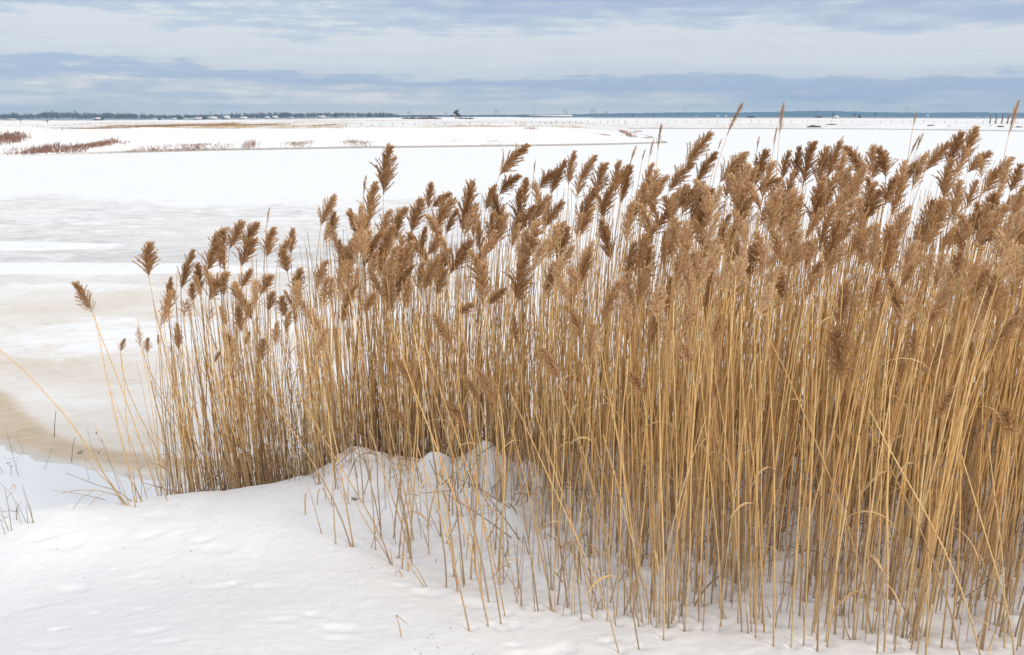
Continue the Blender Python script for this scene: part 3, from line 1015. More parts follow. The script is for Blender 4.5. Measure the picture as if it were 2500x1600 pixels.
# ------------------------------------------------------------------ power line pylons
def pylon(px, y0, y1, kind, label, Y=2600):
    p = at_depth(px, y0, Y)
    base = min(p[2], float(far_z(np.array([p[0]]), np.array([Y]))[0]))
    h = at_depth(px, y1, Y)[2] - base
    t = empty('power_pylon', (p[0], Y, base), label, 'pylon', 'pylons of the power lines on the horizon')
    if kind == 'pole':
        m = MB(); tube(m, [(0, 0, 0), (0, 0, h)], [0.9, 0.5], 6); m.obj('mast', M_STEEL, t)
        m = MB(); boxv(m, (0, 0, h * 0.92), (h * 0.22, 0.5, 0.5)); m.obj('crossarm', M_STEEL, t)
    else:
        for s in (-1, 1):
            m = MB(); tube(m, [(s * h * 0.17, 0, 0), (s * h * 0.15, 0, h)], [0.75, 0.6], 6); m.obj('mast', M_STEEL, t)
        m = MB(); boxv(m, (0, 0, h * 0.86), (h * 0.66, 0.8, 0.7)); m.obj('crossarm', M_STEEL, t)
        m = MB()
        tube(m, [(-h * 0.16, 0, h * 0.5), (h * 0.15, 0, h * 0.84)], [0.3, 0.3], 4)
        tube(m, [(h * 0.16, 0, h * 0.5), (-h * 0.15, 0, h * 0.84)], [0.3, 0.3], 4)
        m.obj('brace', M_STEEL, t)


for px, y0, y1, k, lb in [(515, 283, 272, 'frame', 'faint pylon rising behind the far village, left of two'), (578, 282, 273, 'pole', 'thin pole rising behind the far village, right of two'),
                          (999, 281, 271.5, 'frame', 'pylon over the right end of the far wood'), (1088, 282, 274.5, 'frame', 'low pylon just left of the lone bare tree'),
                          (1213, 282, 267, 'frame', 'tall two legged pylon right of the lone bare tree'), (1304, 281, 268, 'pole', 'single mast above the left end of the long barn'),
                          (1380, 281, 268, 'frame', 'two legged pylon above the right end of the long barn'), (1447, 279, 264.5, 'frame', 'pylon on the skyline right of the long barn'),
                          (1480, 279, 272, 'frame', 'low pylon on the skyline, second right of the long barn'), (1671, 276, 262, 'frame', 'pylon standing on the blue hills near the group of white buildings'),
                          (1949, 273, 263.5, 'pole', 'thin mast on the crest of the blue hills'), (2214, 277, 260.5, 'frame', 'tall pale pylon on the blue hills at the right'),
                          (2229, 276, 265.5, 'pole', 'thin mast beside the tall pale pylon at the right')]:
    pylon(px, y0, y1, k, lb, 5200 if px > 1600 else 2700)


# ------------------------------------------------------------------ fences and pilings on the marsh
def fence(pts, step, hpx, label, seed):
    rs = random.Random(seed)
    px = np.arange(pts[0][0], pts[-1][0] + 1, step)
    py = np.interp(px, [a for a, _ in pts], [b for _, b in pts])
    P = []
    for a, b in zip(px, py):
        a2 = a + rs.uniform(-0.25, 0.25) * step
        p = far_hit(a2, b)
        if P and abs(p[1] - P[-1][1]) > 25:
            p = at_depth(a2, b, P[-1][1]); p[2] = float(far_z(np.array([p[0]]), np.array([p[1]]))[0])
        P.append(p)
    t = empty('fence', P[0], label, 'fence', 'wire fences crossing the far marsh')
    o0 = np.array(P[0]); tops = []
    for p in P:
        h = hpx / F * p[1] * rs.uniform(0.75, 1.15)
        q = p - o0; ln = rs.uniform(-0.08, 0.08) * h
        m = MB(); tube(m, [(0, 0, -0.15), (ln, 0, h)], [0.04, 0.035], 5, 0, True)
        m.obj('post', M_POST, t, loc=q)
        tops.append(q + np.array((ln * 0.85, 0, h * 0.85)))
    for f in (1.0, 0.55):
        w = MB(); tube(w, [np.array((a[0], a[1], (a[2]) - (1 - f) * hpx / F * 120)) for a in tops], 0.010, 3); w.obj('wire', M_STEEL, t)


fence([(850, 308), (1060, 306.5), (1240, 304)], 27, 5.5, 'wire fence along the top of the far bank before the lone tree', 1)
fence([(1255, 304.5), (1400, 304), (1525, 302.5)], 15, 8, 'wire fence with close posts above the snowy point', 2)
fence([(1530, 303), (1800, 300.5), (1960, 300.5)], 25, 7.5, 'wire fence with thin posts running across the plain behind the far river arm', 3)
fence([(1975, 300), (2170, 301), (2400, 302), (2500, 302)], 28, 6.5, 'wire fence behind the dark mud banks at the right', 4)

for i, (px, lb) in enumerate([(2416, 'leftmost of four tall wooden pilings on the far shore'), (2430, 'second from left of four tall wooden pilings on the far shore'),
                              (2445, 'third from left of four tall wooden pilings on the far shore'), (2459, 'rightmost of four tall wooden pilings on the far shore')]):
    p = far_hit(px, 302.5)
    h = 21.0 / F * p[1]
    m = MB(); tube(m, [(0, 0, -0.3), (0.03 * h, 0, h * 0.5), (0.0, 0, h)], [0.16, 0.15, 0.14], 8, 0, True)
    o = m.obj('piling', M_POST, loc=p)
    tag(o, lb, 'piling', 'old wooden pilings on the far shore')


# ------------------------------------------------------------------ mud banks showing dark through the snow
def mud(px0, px1, py, hpx, label, seed):
    a = far_hit(px0, py); b = far_hit(px1, py)
    if abs(a[1] - b[1]) > 15:
        b = at_depth(px1, py, a[1])
    c = (a + b) / 2; c[2] = float(far_z(np.array([c[0]]), np.array([c[1]]))[0])
    w = abs(b[0] - a[0]) / 2; h = hpx / F * c[1]
    rs = np.random.default_rng(seed)
    nu, nv = 22, 7
    u = np.linspace(-1, 1, nu); v = np.linspace(0, 1, nv)
    U, Vv = np.meshgrid(u, v)
    prof = (1 - np.abs(U) ** 3) * (0.65 + 0.6 * vnoise(U * 5 + seed, Vv * 3, seed))
    X = U * w; Yg = (Vv - 0.5) * max(2.0, w * 0.5); Z = h * prof * np.sin(np.pi * np.clip(Vv * 0.9 + 0.08, 0, 1)) - 0.12
    mb = MB()
    i = np.arange(nv - 1)[:, None]; j = np.arange(nu - 1)[None]
    mb.add(np.stack([X, Yg, Z], -1).reshape(-1, 3), np.stack([i * nu + j, i * nu + j + 1, (i + 1) * nu + j + 1, (i + 1) * nu + j], -1).reshape(-1, 4))
    o = mb.obj('mud_bank', M_MUD, loc=c)
    tag(o, label, 'mud bank', 'dark mud banks showing through the snow')


mud(1966, 2008, 311, 6, 'largest dark brown mud bank on the far shore, with snow in front', 1)
mud(2012, 2048, 304.5, 3, 'thin dark mud bank just right of the largest one', 2)
mud(2256, 2288, 307, 2.6, 'flat dark mud patch right of the thin bare stalks', 3)
mud(2314, 2318, 307, 2.0, 'tiny dark mud spot on the snowy far shore', 4)
mud(2414, 2421, 307.5, 2.2, 'small dark mud spot in front of the leftmost piling', 5)
mud(2429, 2454, 310, 3.2, 'dark mud patch in front of the wooden pilings', 6)
mud(2472, 2500, 310.5, 2.8, 'dark mud patch right of the wooden pilings', 7)


# ------------------------------------------------------------------ shrubs and dead grass of the far bank
def blade_clump(pts, n, hpx, lean, mat, name, label, cat, seed, kind=None, wd=0.03, jit=1.5, group=None, tint=(0.1, 0.9), fork=2):
    n = int(n * 1.6); wd = wd * 0.6
    hpx = [q * 0.72 for q in hpx] if isinstance(hpx, list) else hpx * 0.8
    """pts: line of feet in the photograph (px, py); thin tapering blades, forked like twigs"""
    rs = np.random.default_rng(seed)
    mb = MB()
    xs_ = [a for a, _ in pts]; ys_ = [b for _, b in pts]
    feet = [far_hit(a, b) for a, b in pts]
    t = np.sort(rs.random(n))
    fx = np.interp(t, np.linspace(0, 1, len(pts)), [f[0] for f in feet]) + rs.normal(size=n) * jit * 0.4
    fy = np.interp(t, np.linspace(0, 1, len(pts)), [f[1] for f in feet]) + rs.normal(size=n) * jit
    fz = far_z(fx, fy) - 0.03
    c = np.array((fx.mean(), fy.mean(), fz.mean()))
    env = np.interp(t, np.linspace(0, 1, len(hpx)), hpx) if not isinstance(hpx, (int, float)) else np.full(n, float(hpx))
    env = env * (0.55 + 0.75 * vnoise(fx * 0.8, fx * 0 + seed, seed))
    h = env / F * fy * (0.55 + 0.5 * rs.random(n))
    for k in range(n):
        b0 = np.array((fx[k], fy[k], fz[k])) - c
        for q in range(fork):
            d = np.array((lean + rs.normal() * 0.28, rs.normal() * 0.25, 1.0)) * h[k] * (1 if q == 0 else rs.uniform(0.5, 0.95))
            mid = b0 + d * 0.55 + np.array((-lean * 0.12, 0, 0.04)) * h[k]
            ribbon(mb, [b0, mid, b0 + d], [wd, wd * 0.7, wd * 0.15], (1, 0.2, 0), 0, tint=rs.uniform(*tint))
    if kind == 'stuff':
        return tag(mb.obj(name, mat, loc=c), label, cat, group, kind)
    t = empty(name, c, label, cat, group)
    mb.obj('twigs', mat, t)['kind'] = 'stuff'
    return t


G_SH = 'shrubs along the foot of the far bank'
blade_clump([(5, 372), (60, 376), (130, 370), (200, 362), (280, 348)], 900, [7, 9, 18, 20, 16, 10], 0.35, M_SHRUB, 'shrub_thicket', 'long red brown shrub thicket leaning along the foot of the far bank', 'shrub', 1, None, 0.05, 0.9, G_SH)
blade_clump([(0, 336), (20, 338), (45, 346)], 360, [12, 18, 16], 0.1, M_SHRUB, 'shrub_thicket', 'red brown shrub patch on the hump at the left end of the far bank', 'shrub', 2, None, 0.05, 0.8, G_SH)
blade_clump([(296, 350), (308, 350)], 30, 6, 0.2, M_SHRUB, 'shrub', 'small dark shrub off the tip of the long thicket', 'shrub', 3, None, 0.04, 0.6, G_SH)
blade_clump([(312, 371), (326, 372), (342, 371)], 70, 11, 0.1, M_SHRUB, 'shrub', 'sparse grey shrub at the snow edge, first right of the long thicket', 'shrub', 4, None, 0.025, 0.8, G_SH)
blade_clump([(359, 369), (384, 369)], 110, 11, 0.2, M_SHRUB, 'shrub', 'rounded brown shrub at the snow edge, second right of the long thicket', 'shrub', 5, None, 0.035, 0.8, G_SH)
blade_clump([(400, 366), (450, 365), (500, 363)], 330, [9, 11, 9], 0.35, M_SHRUB, 'shrub_thicket', 'low brown shrub row leaning right along the far bank', 'shrub', 6, None, 0.035, 1.0, G_SH)
blade_clump([(506, 362), (562, 362)], 140, 9, 0.3, M_SHRUB, 'shrub_thicket', 'shorter brown shrub row continuing the low one along the far bank', 'shrub', 7, None, 0.03, 1.0, G_SH)
blade_clump([(603, 359), (618, 359)], 60, 22, 0.2, M_SHRUB, 'shrub', 'upright grey twiggy shrub alone on the snowy far bank', 'shrub', 8, None, 0.025, 0.7, G_SH)
blade_clump([(690, 352), (720, 353), (748, 352)], 150, [6, 14, 20], 0.35, M_SHRUB, 'shrub', 'grey fan shaped shrub leaning right on the far bank', 'shrub', 9, None, 0.028, 0.8, G_SH)
blade_clump([(842, 347), (870, 351), (903, 352)], 130, 8, 0.45, M_SHRUB, 'shrub', 'flattened grey shrub on the far bank left of the tallest plume', 'shrub', 10, None, 0.035, 0.8, G_SH)
blade_clump([(935, 351), (985, 352)], 40, 5, 0.3, M_SHRUB, 'shrub', 'faint sparse shrub on the snow right of the flattened grey one', 'shrub', 11, None, 0.02, 1.0, G_SH)
blade_clump([(1095, 341), (1120, 346)], 40, 6, 0.3, M_SHRUB, 'shrub', 'sparse twigs high on the far bank left of the leaning plume', 'shrub', 12, None, 0.02, 1.0, G_SH)
blade_clump([(1190, 350), (1232, 350)], 60, 7, 0.3, M_SHRUB, 'shrub', 'sparse twigs low on the far bank by the leaning plume', 'shrub', 13, None, 0.02, 1.0, G_SH)
blade_clump([(1516, 322), (1530, 328), (1546, 336)], 150, 9, -0.2, M_SHRUB, 'shrub', 'dark scraggy shrub at the tip of the snowy point', 'shrub', 14, None, 0.035, 0.7, G_SH)
blade_clump([(1470, 331), (1486, 330)], 50, 6, 0.1, M_SHRUB, 'shrub', 'small dark shrub on the face of the snowy point', 'shrub', 15, None, 0.03, 0.6, G_SH)
blade_clump([(1288, 315), (1305, 315)], 60, 7, 0.1, M_SHRUB, 'shrub', 'small grey shrub in the grass on top of the point', 'shrub', 16, None, 0.03, 0.8, G_SH)
for i, (a, b, lb) in enumerate([(1030, 1047, 'dark bush on the plain, nearest left of the lone bare tree'), (1053, 1058, 'small bush on the plain between the dark bush and the lone tree'),
                                (994, 1012, 'low flat bush on the plain left of the dark bush'), (1128, 1140, 'low bush just right of the lone bare tree'), (1828, 1841, 'reddish bush on the plain before the hillside buildings'),
                                (1993, 2003, 'reddish bush on the plain left of the small hut')]):
    blade_clump([(a, 291 if a < 1500 else 287.5), (b, 291 if a < 1500 else 287.5)], 150, 6.5, 0.0, M_BARE, 'bush', lb, 'bush', 70 + i, None, 0.18, 2.5, 'bushes on the far plain', fork=3)
# dead grass standing through the snow on top of the far bank: nobody could count it
blade_clump([(128, 314), (250, 313), (360, 310), (420, 309), (560, 307.5), (680, 307)], 4200, [4, 5, 9, 10, 11, 8], 0.15, M_FGRASS, 'marsh_grass', 'band of brown dead grass along the top of the far bank', 'grass', 20, 'stuff', 0.05, 2.4, tint=(0.0, 0.45), fork=1)
blade_clump([(430, 312), (560, 312), (700, 311.5), (850, 311), (1060, 310.5), (1240, 309.5), (1420, 311)], 5200, [5, 6, 5, 3, 4, 5, 4], 0.15, M_FGRASS, 'marsh_grass', 'thin band of pale tan grass along the crest of the far bank', 'grass', 21, 'stuff', 0.04, 1.8, tint=(0.55, 1.0), fork=1)
blade_clump([(757, 306.5), (820, 307)], 420, 5, 0.2, M_FGRASS, 'marsh_grass', 'small brown grass patch on the marsh behind the bank crest', 'grass', 22, 'stuff', 0.05, 2.0, tint=(0.2, 0.6), fork=1)
blade_clump([(70, 325), (160, 325), (290, 322), (420, 316)], 130, [5, 4, 4, 3], 0.2, M_SHRUB, 'marsh_grass', 'sparse grey brown stems on the slope behind the far bank', 'grass', 23, 'stuff', 0.03, 2.4, fork=1)
blade_clump([(0, 311), (130, 305), (300, 303), (600, 300)], 1500, 3, 0.1, M_FGRASS, 'marsh_grass', 'thin tan grass streaks on the marsh before the village', 'grass', 24, 'stuff', 0.06, 8.0, fork=1)


# ------------------------------------------------------------------ reed plumes
def plume_arrays(seed, nb=66, dens=1.0, bend=0.12, side=0.45, open_=1.0, spk=0.050, wid=0.0075):
    """one plume of unit length: rachis along +Z bending to +X; a branch every few mm, each hung with small spikelets"""
    rs = np.random.default_rng(seed)
    V = []; Q = []; tint = []; n = 0
    def rach(t):
        return np.array((bend * t ** 2.2, 0.0, t * (1 - 0.25 * bend * t)))
    def quad(a, b, c, d, tv):
        nonlocal n
        V.extend((a, b, c, d)); Q.append((n, n + 1, n + 2, n + 3)); tint.extend((tv,) * 4); n += 4
    # rachis
    for k in range(8):
        p = rach(k / 8); q = rach((k + 1) / 8)
        w = 0.014 * (1 - 0.85 * k / 8)
        for sd in (np.array((1.0, 0, 0)), np.array((0, 1.0, 0))):
            quad(p - sd * w, p + sd * w, q + sd * w * 0.8, q - sd * w * 0.8, 0.3)
    gap = rs.uniform(0.05, 0.3)
    for k in range(nb):
        t = (k / nb) ** 0.92 * 0.97 + rs.uniform(-0.01, 0.01)
        t = max(0.0, t)
        az = k * 2.39996 + rs.uniform(-0.5, 0.5)
        ln = (0.33 * (1 - t) ** 0.65 + 0.095) * rs.uniform(0.72, 1.12) * (0.80 + 0.35 * min(1, t / 0.12))
        ang = math.radians((33 - 17 * t) * open_ + rs.normal() * 5)
        out = np.array((math.cos(az), math.sin(az), 0)); ang *= rs.uniform(0.35, 1.1)
        # wind: branches trail towards +X
        out = out + np.array((side, 0, 0)); out /= np.linalg.norm(out)
        tan = rach(t + 0.01) - rach(t); tan /= np.linalg.norm(tan)
        d0 = tan * math.cos(ang) + out * math.sin(ang)
        p0 = rach(t)
        m = 6
        pts = [p0]; d = d0.copy()
        for s in range(m):
            pts.append(pts[-1] + d * ln / m)
            d = d + out * 0.05 * open_ + np.array((side * 0.07, 0, 0.0)) + rs.normal(size=3) * 0.035
            d /= np.linalg.norm(d)
        pts = np.array(pts)
        bt = rs.uniform(0.0, 1.0)
        sd = np.cross(d0, (0.2, 1, 0.1)); sd /= np.linalg.norm(sd)
        for s in range(0, m, 2):
            w = 0.0035 * (1 - s / (m + 1))
            quad(pts[s] - sd * w, pts[s] + sd * w, pts[s + 2] + sd * w * 0.7, pts[s + 2] - sd * w * 0.7, bt * 0.5)
        ns = max(3, int(ln * 150 * dens))
        for q in range(ns):
            f = (0.14 + 0.86 * (q + rs.random()) / ns) * m
            i = min(m - 1, int(f)); fr = f - i
            p = pts[i] * (1 - fr) + pts[i + 1] * fr
            dd = pts[i + 1] - pts[i]; dd /= np.linalg.norm(dd)
            e = dd + rs.normal(size=3) * 0.33
            e /= np.linalg.norm(e)
            sl = spk * rs.uniform(0.65, 1.25)
            w = np.cross(e, rs.normal(size=3)); w /= np.linalg.norm(w); w *= wid * rs.uniform(0.7, 1.3)
            tv = min(1, max(0, 0.45 * bt + 0.55 * rs.random()))
            quad(p, p + e * sl * 0.45 + w, p + e * sl, p + e * sl * 0.45 - w, tv)
    return np.array(V), np.array(Q), np.array(tint)


VAR = []
for i, (bend, side, op, nb) in enumerate([(0.05, 0.10, 1.0, 112), (0.07, 0.14, 1.0, 112), (0.12, 0.28, 1.0, 116), (0.16, 0.36, 1.05, 112), (0.08, 0.2, 1.2, 96),
                                          (0.15, 0.35, 0.9, 108), (0.03, 0.05, 0.9, 104), (0.18, 0.4, 1.1, 116), (0.12, 0.3, 1.1, 108), (0.16, 0.4, 0.75, 96)]):
    VAR.append(plume_arrays(100 + i, nb, 1.0, bend, side, op))
THIN = [plume_arrays(140 + i, 34, 0.55, 0.06, 0.25, 0.35) for i in range(3)]
SPARSE = [plume_arrays(150 + i, 26, 0.75, 0.12, 0.4, 1.1) for i in range(3)]
LITE = [plume_arrays(120 + i, 56, 0.66, b, s, o, 0.058, 0.0125) for i, (b, s, o) in enumerate([(0.03, 0.08, 1.0), (0.10, 0.2, 1.0), (0.18, 0.4, 0.95), (0.06, 0.15, 1.2), (0.12, 0.3, 0.8), (0.04, 0.1, 0.85)])]


def plume_mesh(arr, name='plume'):
    mb = MB(); V, Q, t = arr
    mb.add(V, Q, None, 0, tint=t)
    return mb.mesh(name, [M_PLUME])


MESH_VAR = [plume_mesh(a) for a in VAR]
MESH_THIN = [plume_mesh(a) for a in THIN]
MESH_SPARSE = [plume_mesh(a) for a in SPARSE]

# ------------------------------------------------------------------ the plumes the photograph lets one find: tip, foot, width (pixels)
PL = """193,691,225,762,36 350,597,363,675,45 299,827,294,860,16 329,804,344,848,20 357,827,359,864,16 394,766,392,803,24 407,682,412,767,24
431,796,437,856,26 457,613,442,708,32 518,590,505,664,42 532,558,518,604,32 538,578,537,652,28 579,538,560,609,40 616,542,596,604,36
606,580,588,650,42 653,557,651,630,40 707,561,710,622,28 696,583,679,630,26 690,614,702,666,36 479,648,489,710,30 533,658,510,734,40
606,656,588,705,30 650,669,635,720,40 596,716,616,783,32 577,752,590,812,30 681,726,697,775,30 466,695,471,736,24 541,755,546,794,19
558,818,577,861,24 640,830,637,882,28 606,812,598,845,16 715,661,725,721,40 658,713,655,760,26 447,729,450,773,32 531,858,523,887,14
415,845,419,866,12 385,819,387,845,8 544,669,544,697,20 570,692,575,729,22 512,749,509,791,22 941,363,936,475,52 898,449,903,542,46
805,480,783,551,34 810,520,805,580,24 1271,347,1219,429,46 1251,419,1219,476,38 1049,450,1045,510,28 1088,465,1055,507,34
1092,482,1055,572,44 1148,452,1128,569,54 1105,510,1089,572,26 1023,489,1003,569,46 981,504,957,559,36 972,528,964,590,32
912,567,886,655,42 946,551,938,637,38 850,577,827,671,42 858,598,842,676,32 1198,452,1185,515,30 1209,465,1222,556,38
1263,468,1266,567,42 1281,439,1279,499,32 1345,406,1315,463,42 1370,393,1344,476,34 1328,476,1289,559,44 1289,499,1268,569,40
1359,489,1328,559,38 1216,536,1196,614,42 1032,556,1029,611,22 1068,575,1045,624,26 1136,582,1097,671,50 1055,629,1035,710,42
988,645,967,725,42 1270,634,1262,740,58 1359,629,1333,710,38 892,660,892,697,24 1722,322,1673,409,44 1673,391,1632,469,42
1732,370,1700,448,40 1805,373,1757,446,44 1809,409,1809,492,46 1857,370,1842,456,46 1894,427,1847,466,40 1613,427,1572,513,44
1512,417,1492,474,30 1531,409,1515,500,30 1390,373,1388,453,32 1442,378,1419,440,34 1466,401,1453,482,48 1432,461,1414,562,50
1489,453,1466,534,42 1562,479,1523,555,44 1694,445,1655,508,44 1725,458,1684,534,44 1715,503,1702,573,38 1759,497,1744,542,36
1907,466,1861,523,50 1842,516,1824,552,24 1919,495,1902,565,36 1474,542,1492,635,40 1588,549,1559,625,34 1577,606,1562,700,52
1916,372,1910,440,32 1950,365,1939,440,34 1973,352,1960,456,50 2014,365,1996,456,44 2040,349,2019,437,38 2087,354,2105,427,52
2162,362,2162,432,44 2148,372,2128,440,34 2222,393,2194,463,48 2250,372,2225,410,36 2304,346,2258,419,44 2342,328,2313,406,48
2377,315,2352,393,42 2404,367,2362,422,46 2313,396,2303,489,48 2451,383,2396,476,52 2490,406,2466,469,44 1999,453,1986,559,52
2082,422,2045,533,56 2180,432,2160,500,48 2135,465,2113,540,50 2264,495,2258,614,48 2419,479,2404,572,54 2116,544,2061,630,44
2380,515,2352,590,44 2061,697,2049,813,42 2055,801,2050,927,60 2139,685,2124,760,34 2309,703,2255,813,48 2309,816,2267,918,44
2432,697,2366,807,62 2467,771,2414,861,52 2315,948,2288,1025,36 2464,995,2461,1064,30 1071,770,1105,850,36 1178,900,1215,1000,30
975,870,1010,950,30 1023,895,1022,948,26 960,990,990,1035,36 1104,975,1148,1050,34 1145,920,1173,985,26 1205,917,1218,962,22
1335,845,1368,930,38 1395,745,1425,825,36 1440,800,1442,893,40 1635,685,1630,785,36 1593,765,1592,845,28 1550,910,1570,962,24
1672,835,1690,890,26 1750,770,1742,845,28 1755,925,1742,975,24 1910,660,1912,735,36 1575,690,1560,710,20 945,650,955,770,36
995,685,990,760,30 860,690,838,755,36 835,740,838,790,24 905,715,890,765,28 1255,780,1262,840,24 1795,600,1785,755,44 1733,650,1720,790,30
1218,700,1195,745,36 1140,735,1120,770,30 2225,650,2205,700,30 2340,620,2315,700,40 2395,660,2372,740,44 2185,560,2160,640,44 1995,640,1975,700,36
1840,600,1825,680,38 1430,620,1418,690,30 1690,620,1672,700,40 2470,560,2450,640,46 2235,810,2228,880,26 2130,760,2122,850,26
1380,560,1360,640,40 1648,545,1630,630,40 1545,600,1530,680,34 1765,560,1750,640,40 2040,570,2020,660,44 1080,660,1065,720,30"""
PLUMES = []
for l in PL.split():
    PLUMES.append(tuple(float(q) for q in l.split(',')))
# slim closed seed heads and bare spikes standing above the stand: tip, foot
THINS = [(1909, 257, 1903, 328), (1805, 256, 1775, 330), (2482, 248, 2462, 332), (2235, 274, 2229, 310), (1610, 308, 1606, 367), (1550, 358, 1537, 404),
         (1593, 344, 1585, 386), (2240, 335, 2222, 382), (2250, 328, 2235, 372), (655, 510, 651, 552), (814, 475, 806, 520), (890, 432, 887, 480), (2055, 335, 2045, 375),
         (1893, 315, 1889, 360), (1851, 335, 1847, 372), (1305, 395, 1303, 425), (1572, 368, 1567, 395), (1760, 340, 1752, 368)]
BARE = [(2195, 263, 2209, 393), (2201, 313, 2178, 383), (2029, 284, 2014, 365), (1196, 360, 1178, 470), (1510, 322, 1498, 430), (1564, 336, 1548, 430), (1625, 372, 1612, 430),
        (1723, 290, 1724, 370), (1765, 312, 1738, 400), (1790, 312, 1796, 370), (1820, 330, 1804, 372), (1843, 325, 1815, 440), (1884, 312, 1880, 420), (2450, 333, 2430, 390), (2415, 327, 2400, 370),
        (394, 577, 407, 690), (436, 577, 432, 660), (2200, 345, 2192, 400), (1582, 330, 1569, 430)]

SIL_X = [-200, 300, 350, 420, 520, 600, 700, 780, 900, 1000, 1150, 1250, 1350, 1450, 1600, 1720, 1850, 1950, 2100, 2200, 2330, 2420, 2500, 3200]
SIL_Y = [760, 700, 640, 620, 575, 555, 575, 510, 470, 480, 465, 440, 410, 395, 425, 390, 380, 370, 375, 390, 355, 385, 400, 390]


def sil(px):
    return float(np.interp(px, SIL_X, SIL_Y))


def depth_for(px, py):
    """lower in the picture = nearer in the stand"""
    f = np.clip((py - sil(px)) / 370.0, 0, 1)
    X = (px - 1250) / F * 4.4
    for _ in range(3):
        yf = float(bed_front(X)) + 0.12; yb = float(bed_back(X)) - 0.1
        Y = yb - f * (yb - yf) * 0.98
        X = float(at_depth(px, py, Y)[0])
    return Y


def stem_path(base, top, tdir, n=9, wob=0.0, rs=random):
    base = np.asarray(base, float); top = np.asarray(top, float)
    L = np.linalg.norm(top - base)
    up = (top - base) / L * 0.55 + np.array((0, 0, 0.45))
    c1 = base + up * L * 0.36
    c2 = top - np.asarray(tdir) * L * 0.30
    t = np.linspace(0, 1, n)[:, None]
    P = (1 - t) ** 3 * base + 3 * (1 - t) ** 2 * t * c1 + 3 * (1 - t) * t * t * c2 + t ** 3 * top
    if wob:
        ph = rs.uniform(0, 6)
        P[:, 0] += wob * np.sin(t[:, 0] * 5 + ph) * np.sin(t[:, 0] * math.pi)
        P[:, 1] += wob * np.cos(t[:, 0] * 4 + ph) * np.sin(t[:, 0] * math.pi)
    return P


def stem_tube(mb, P, r, tint, mat=0, off=None):
    d = np.concatenate([[0], np.cumsum(np.linalg.norm(np.diff(P, axis=0), axis=1))])
    R = r * (1.0 - 0.48 * (d / d[-1]) ** 1.2)
    tube(mb, P if off is None else P - off, R, 5, mat, cap=True, tint=tint, length=d + tint * 0.17)


def leaf_blade(mb, p, d, ln, w, tint, mat, rs, droop=1.0):
    """a dry strap leaf that leaves the stalk, arches over and hangs"""
    P = [np.asarray(p, float)]; d = np.asarray(d, float) / np.linalg.norm(d)
    n = 8
    for k in range(n):
        P.append(P[-1] + d * ln / n)
        d = d + np.array((rs.uniform(-0.12, 0.12), rs.uniform(-0.12, 0.12), -0.34 * droop)); d /= np.linalg.norm(d)
    P = np.array(P)
    s = np.cross(np.array((d[0], d[1], 0.0)) + 1e-4, (0, 0, 1.0)); s /= max(np.linalg.norm(s), 1e-6)
    tw = rs.uniform(-1, 1)
    side = np.array([s * math.cos(tw * k / n) + np.array((0, 0, 1)) * math.sin(tw * k / n) for k in range(n + 1)])
    ww = w * np.sin(np.linspace(0.35, 3.05, n + 1)) ** 0.7
    ribbon(mb, P, ww, side, mat, tint=tint)


def align(z, x_hint):
    z = Vector(z).normalized()
    x = Vector(x_hint) - z * Vector(x_hint).dot(z)
    x.normalize()
    y = z.cross(x)
    return Matrix((x, y, z)).transposed()


# every reed of the stand as a spec; the ones that show largest become things, the rest one mass
SPECS = []


def spec_plume(tx, ty, bx, by, w, kind='plume', Y=None, base=None, r=None, key=None, leanf=None):
    ln_px = math.hypot(tx - bx, ty - by)
    if Y is None:
        Y = depth_for(tx, ty)
    pb = at_depth(bx, by, Y); pt = at_depth(tx, ty, Y + random.uniform(-0.05, 0.02))
    td = (pt - pb); Lp = np.linalg.norm(td); td /= Lp
    h = pb[2] + 0.15
    lx = (0.05 if bx > 1000 else 0.02) + 0.25 * td[0] * 0.4 + random.gauss(0, 0.04) if leanf is None else leanf
    if base is None:
        fx = pb[0] - lx * h; fy = Y + random.uniform(-0.10, 0.10)
        base = (fx, fy)
    z = float(near_at(base[0], base[1])) - 0.03
    b = np.array((base[0], base[1], z))
    sd = td * np.array((0.6, 0.6, 1)) if kind == 'plume' else td
    SPECS.append(dict(base=b, top=pb, tdir=sd / np.linalg.norm(sd), r=r or random.uniform(0.0030, 0.0043), tint=random.betavariate(2.6, 2.0),
                      plume=None if kind == 'bare' else dict(kind=kind, p=pb, d=td, L=Lp, w=w / max(ln_px, 1), tip=pt),
                      tippx=(tx, ty), basepx=(bx, by), listed=True, key=key, n=9))


LEFT = {0: dict(Y=4.35, base=(-2.03, 4.25), key='leftmost'), 1: dict(Y=4.5, base=(-1.86, 4.42), key='tall_left'), 2: dict(Y=4.4, base=(-1.93, 4.32)), 3: dict(Y=4.35, base=(-1.70, 4.42)), 4: dict(Y=4.4, base=(-1.74, 4.40))}
for i, (a, b, c, d, w) in enumerate(PLUMES):
    spec_plume(a, b, c, d, w, 'plume', **LEFT.get(i, {}))
for a, b, c, d in THINS:
    spec_plume(a, b, c, d, 12, 'thin', leanf=None)
for a, b, c, d in BARE:
    spec_plume(a, b, c, d, 2, 'bare', r=0.0024)
# the second stalk crossing under the leftmost plume, and stalks beside it
for (tx, ty), (gx, gy), r in [((230, 770), (331, 1235), 0.0035), ((296, 862), (333, 1225), 0.0026), ((344, 850), (405, 1215), 0.0028), ((330, 1012), (410, 1220), 0.0022), ((228, 1030), (318, 1232), 0.002)]:
    g = near_hit(gx, gy)
    t = at_depth(tx, ty, g[1] + 0.05)
    SPECS.append(dict(base=g - np.array((0, 0, 0.03)), top=t, tdir=(t - g) / np.linalg.norm(t - g), r=r, tint=0.6, plume=None, tippx=(tx, ty), basepx=(tx, ty), listed=True, key='left_bare', n=8))
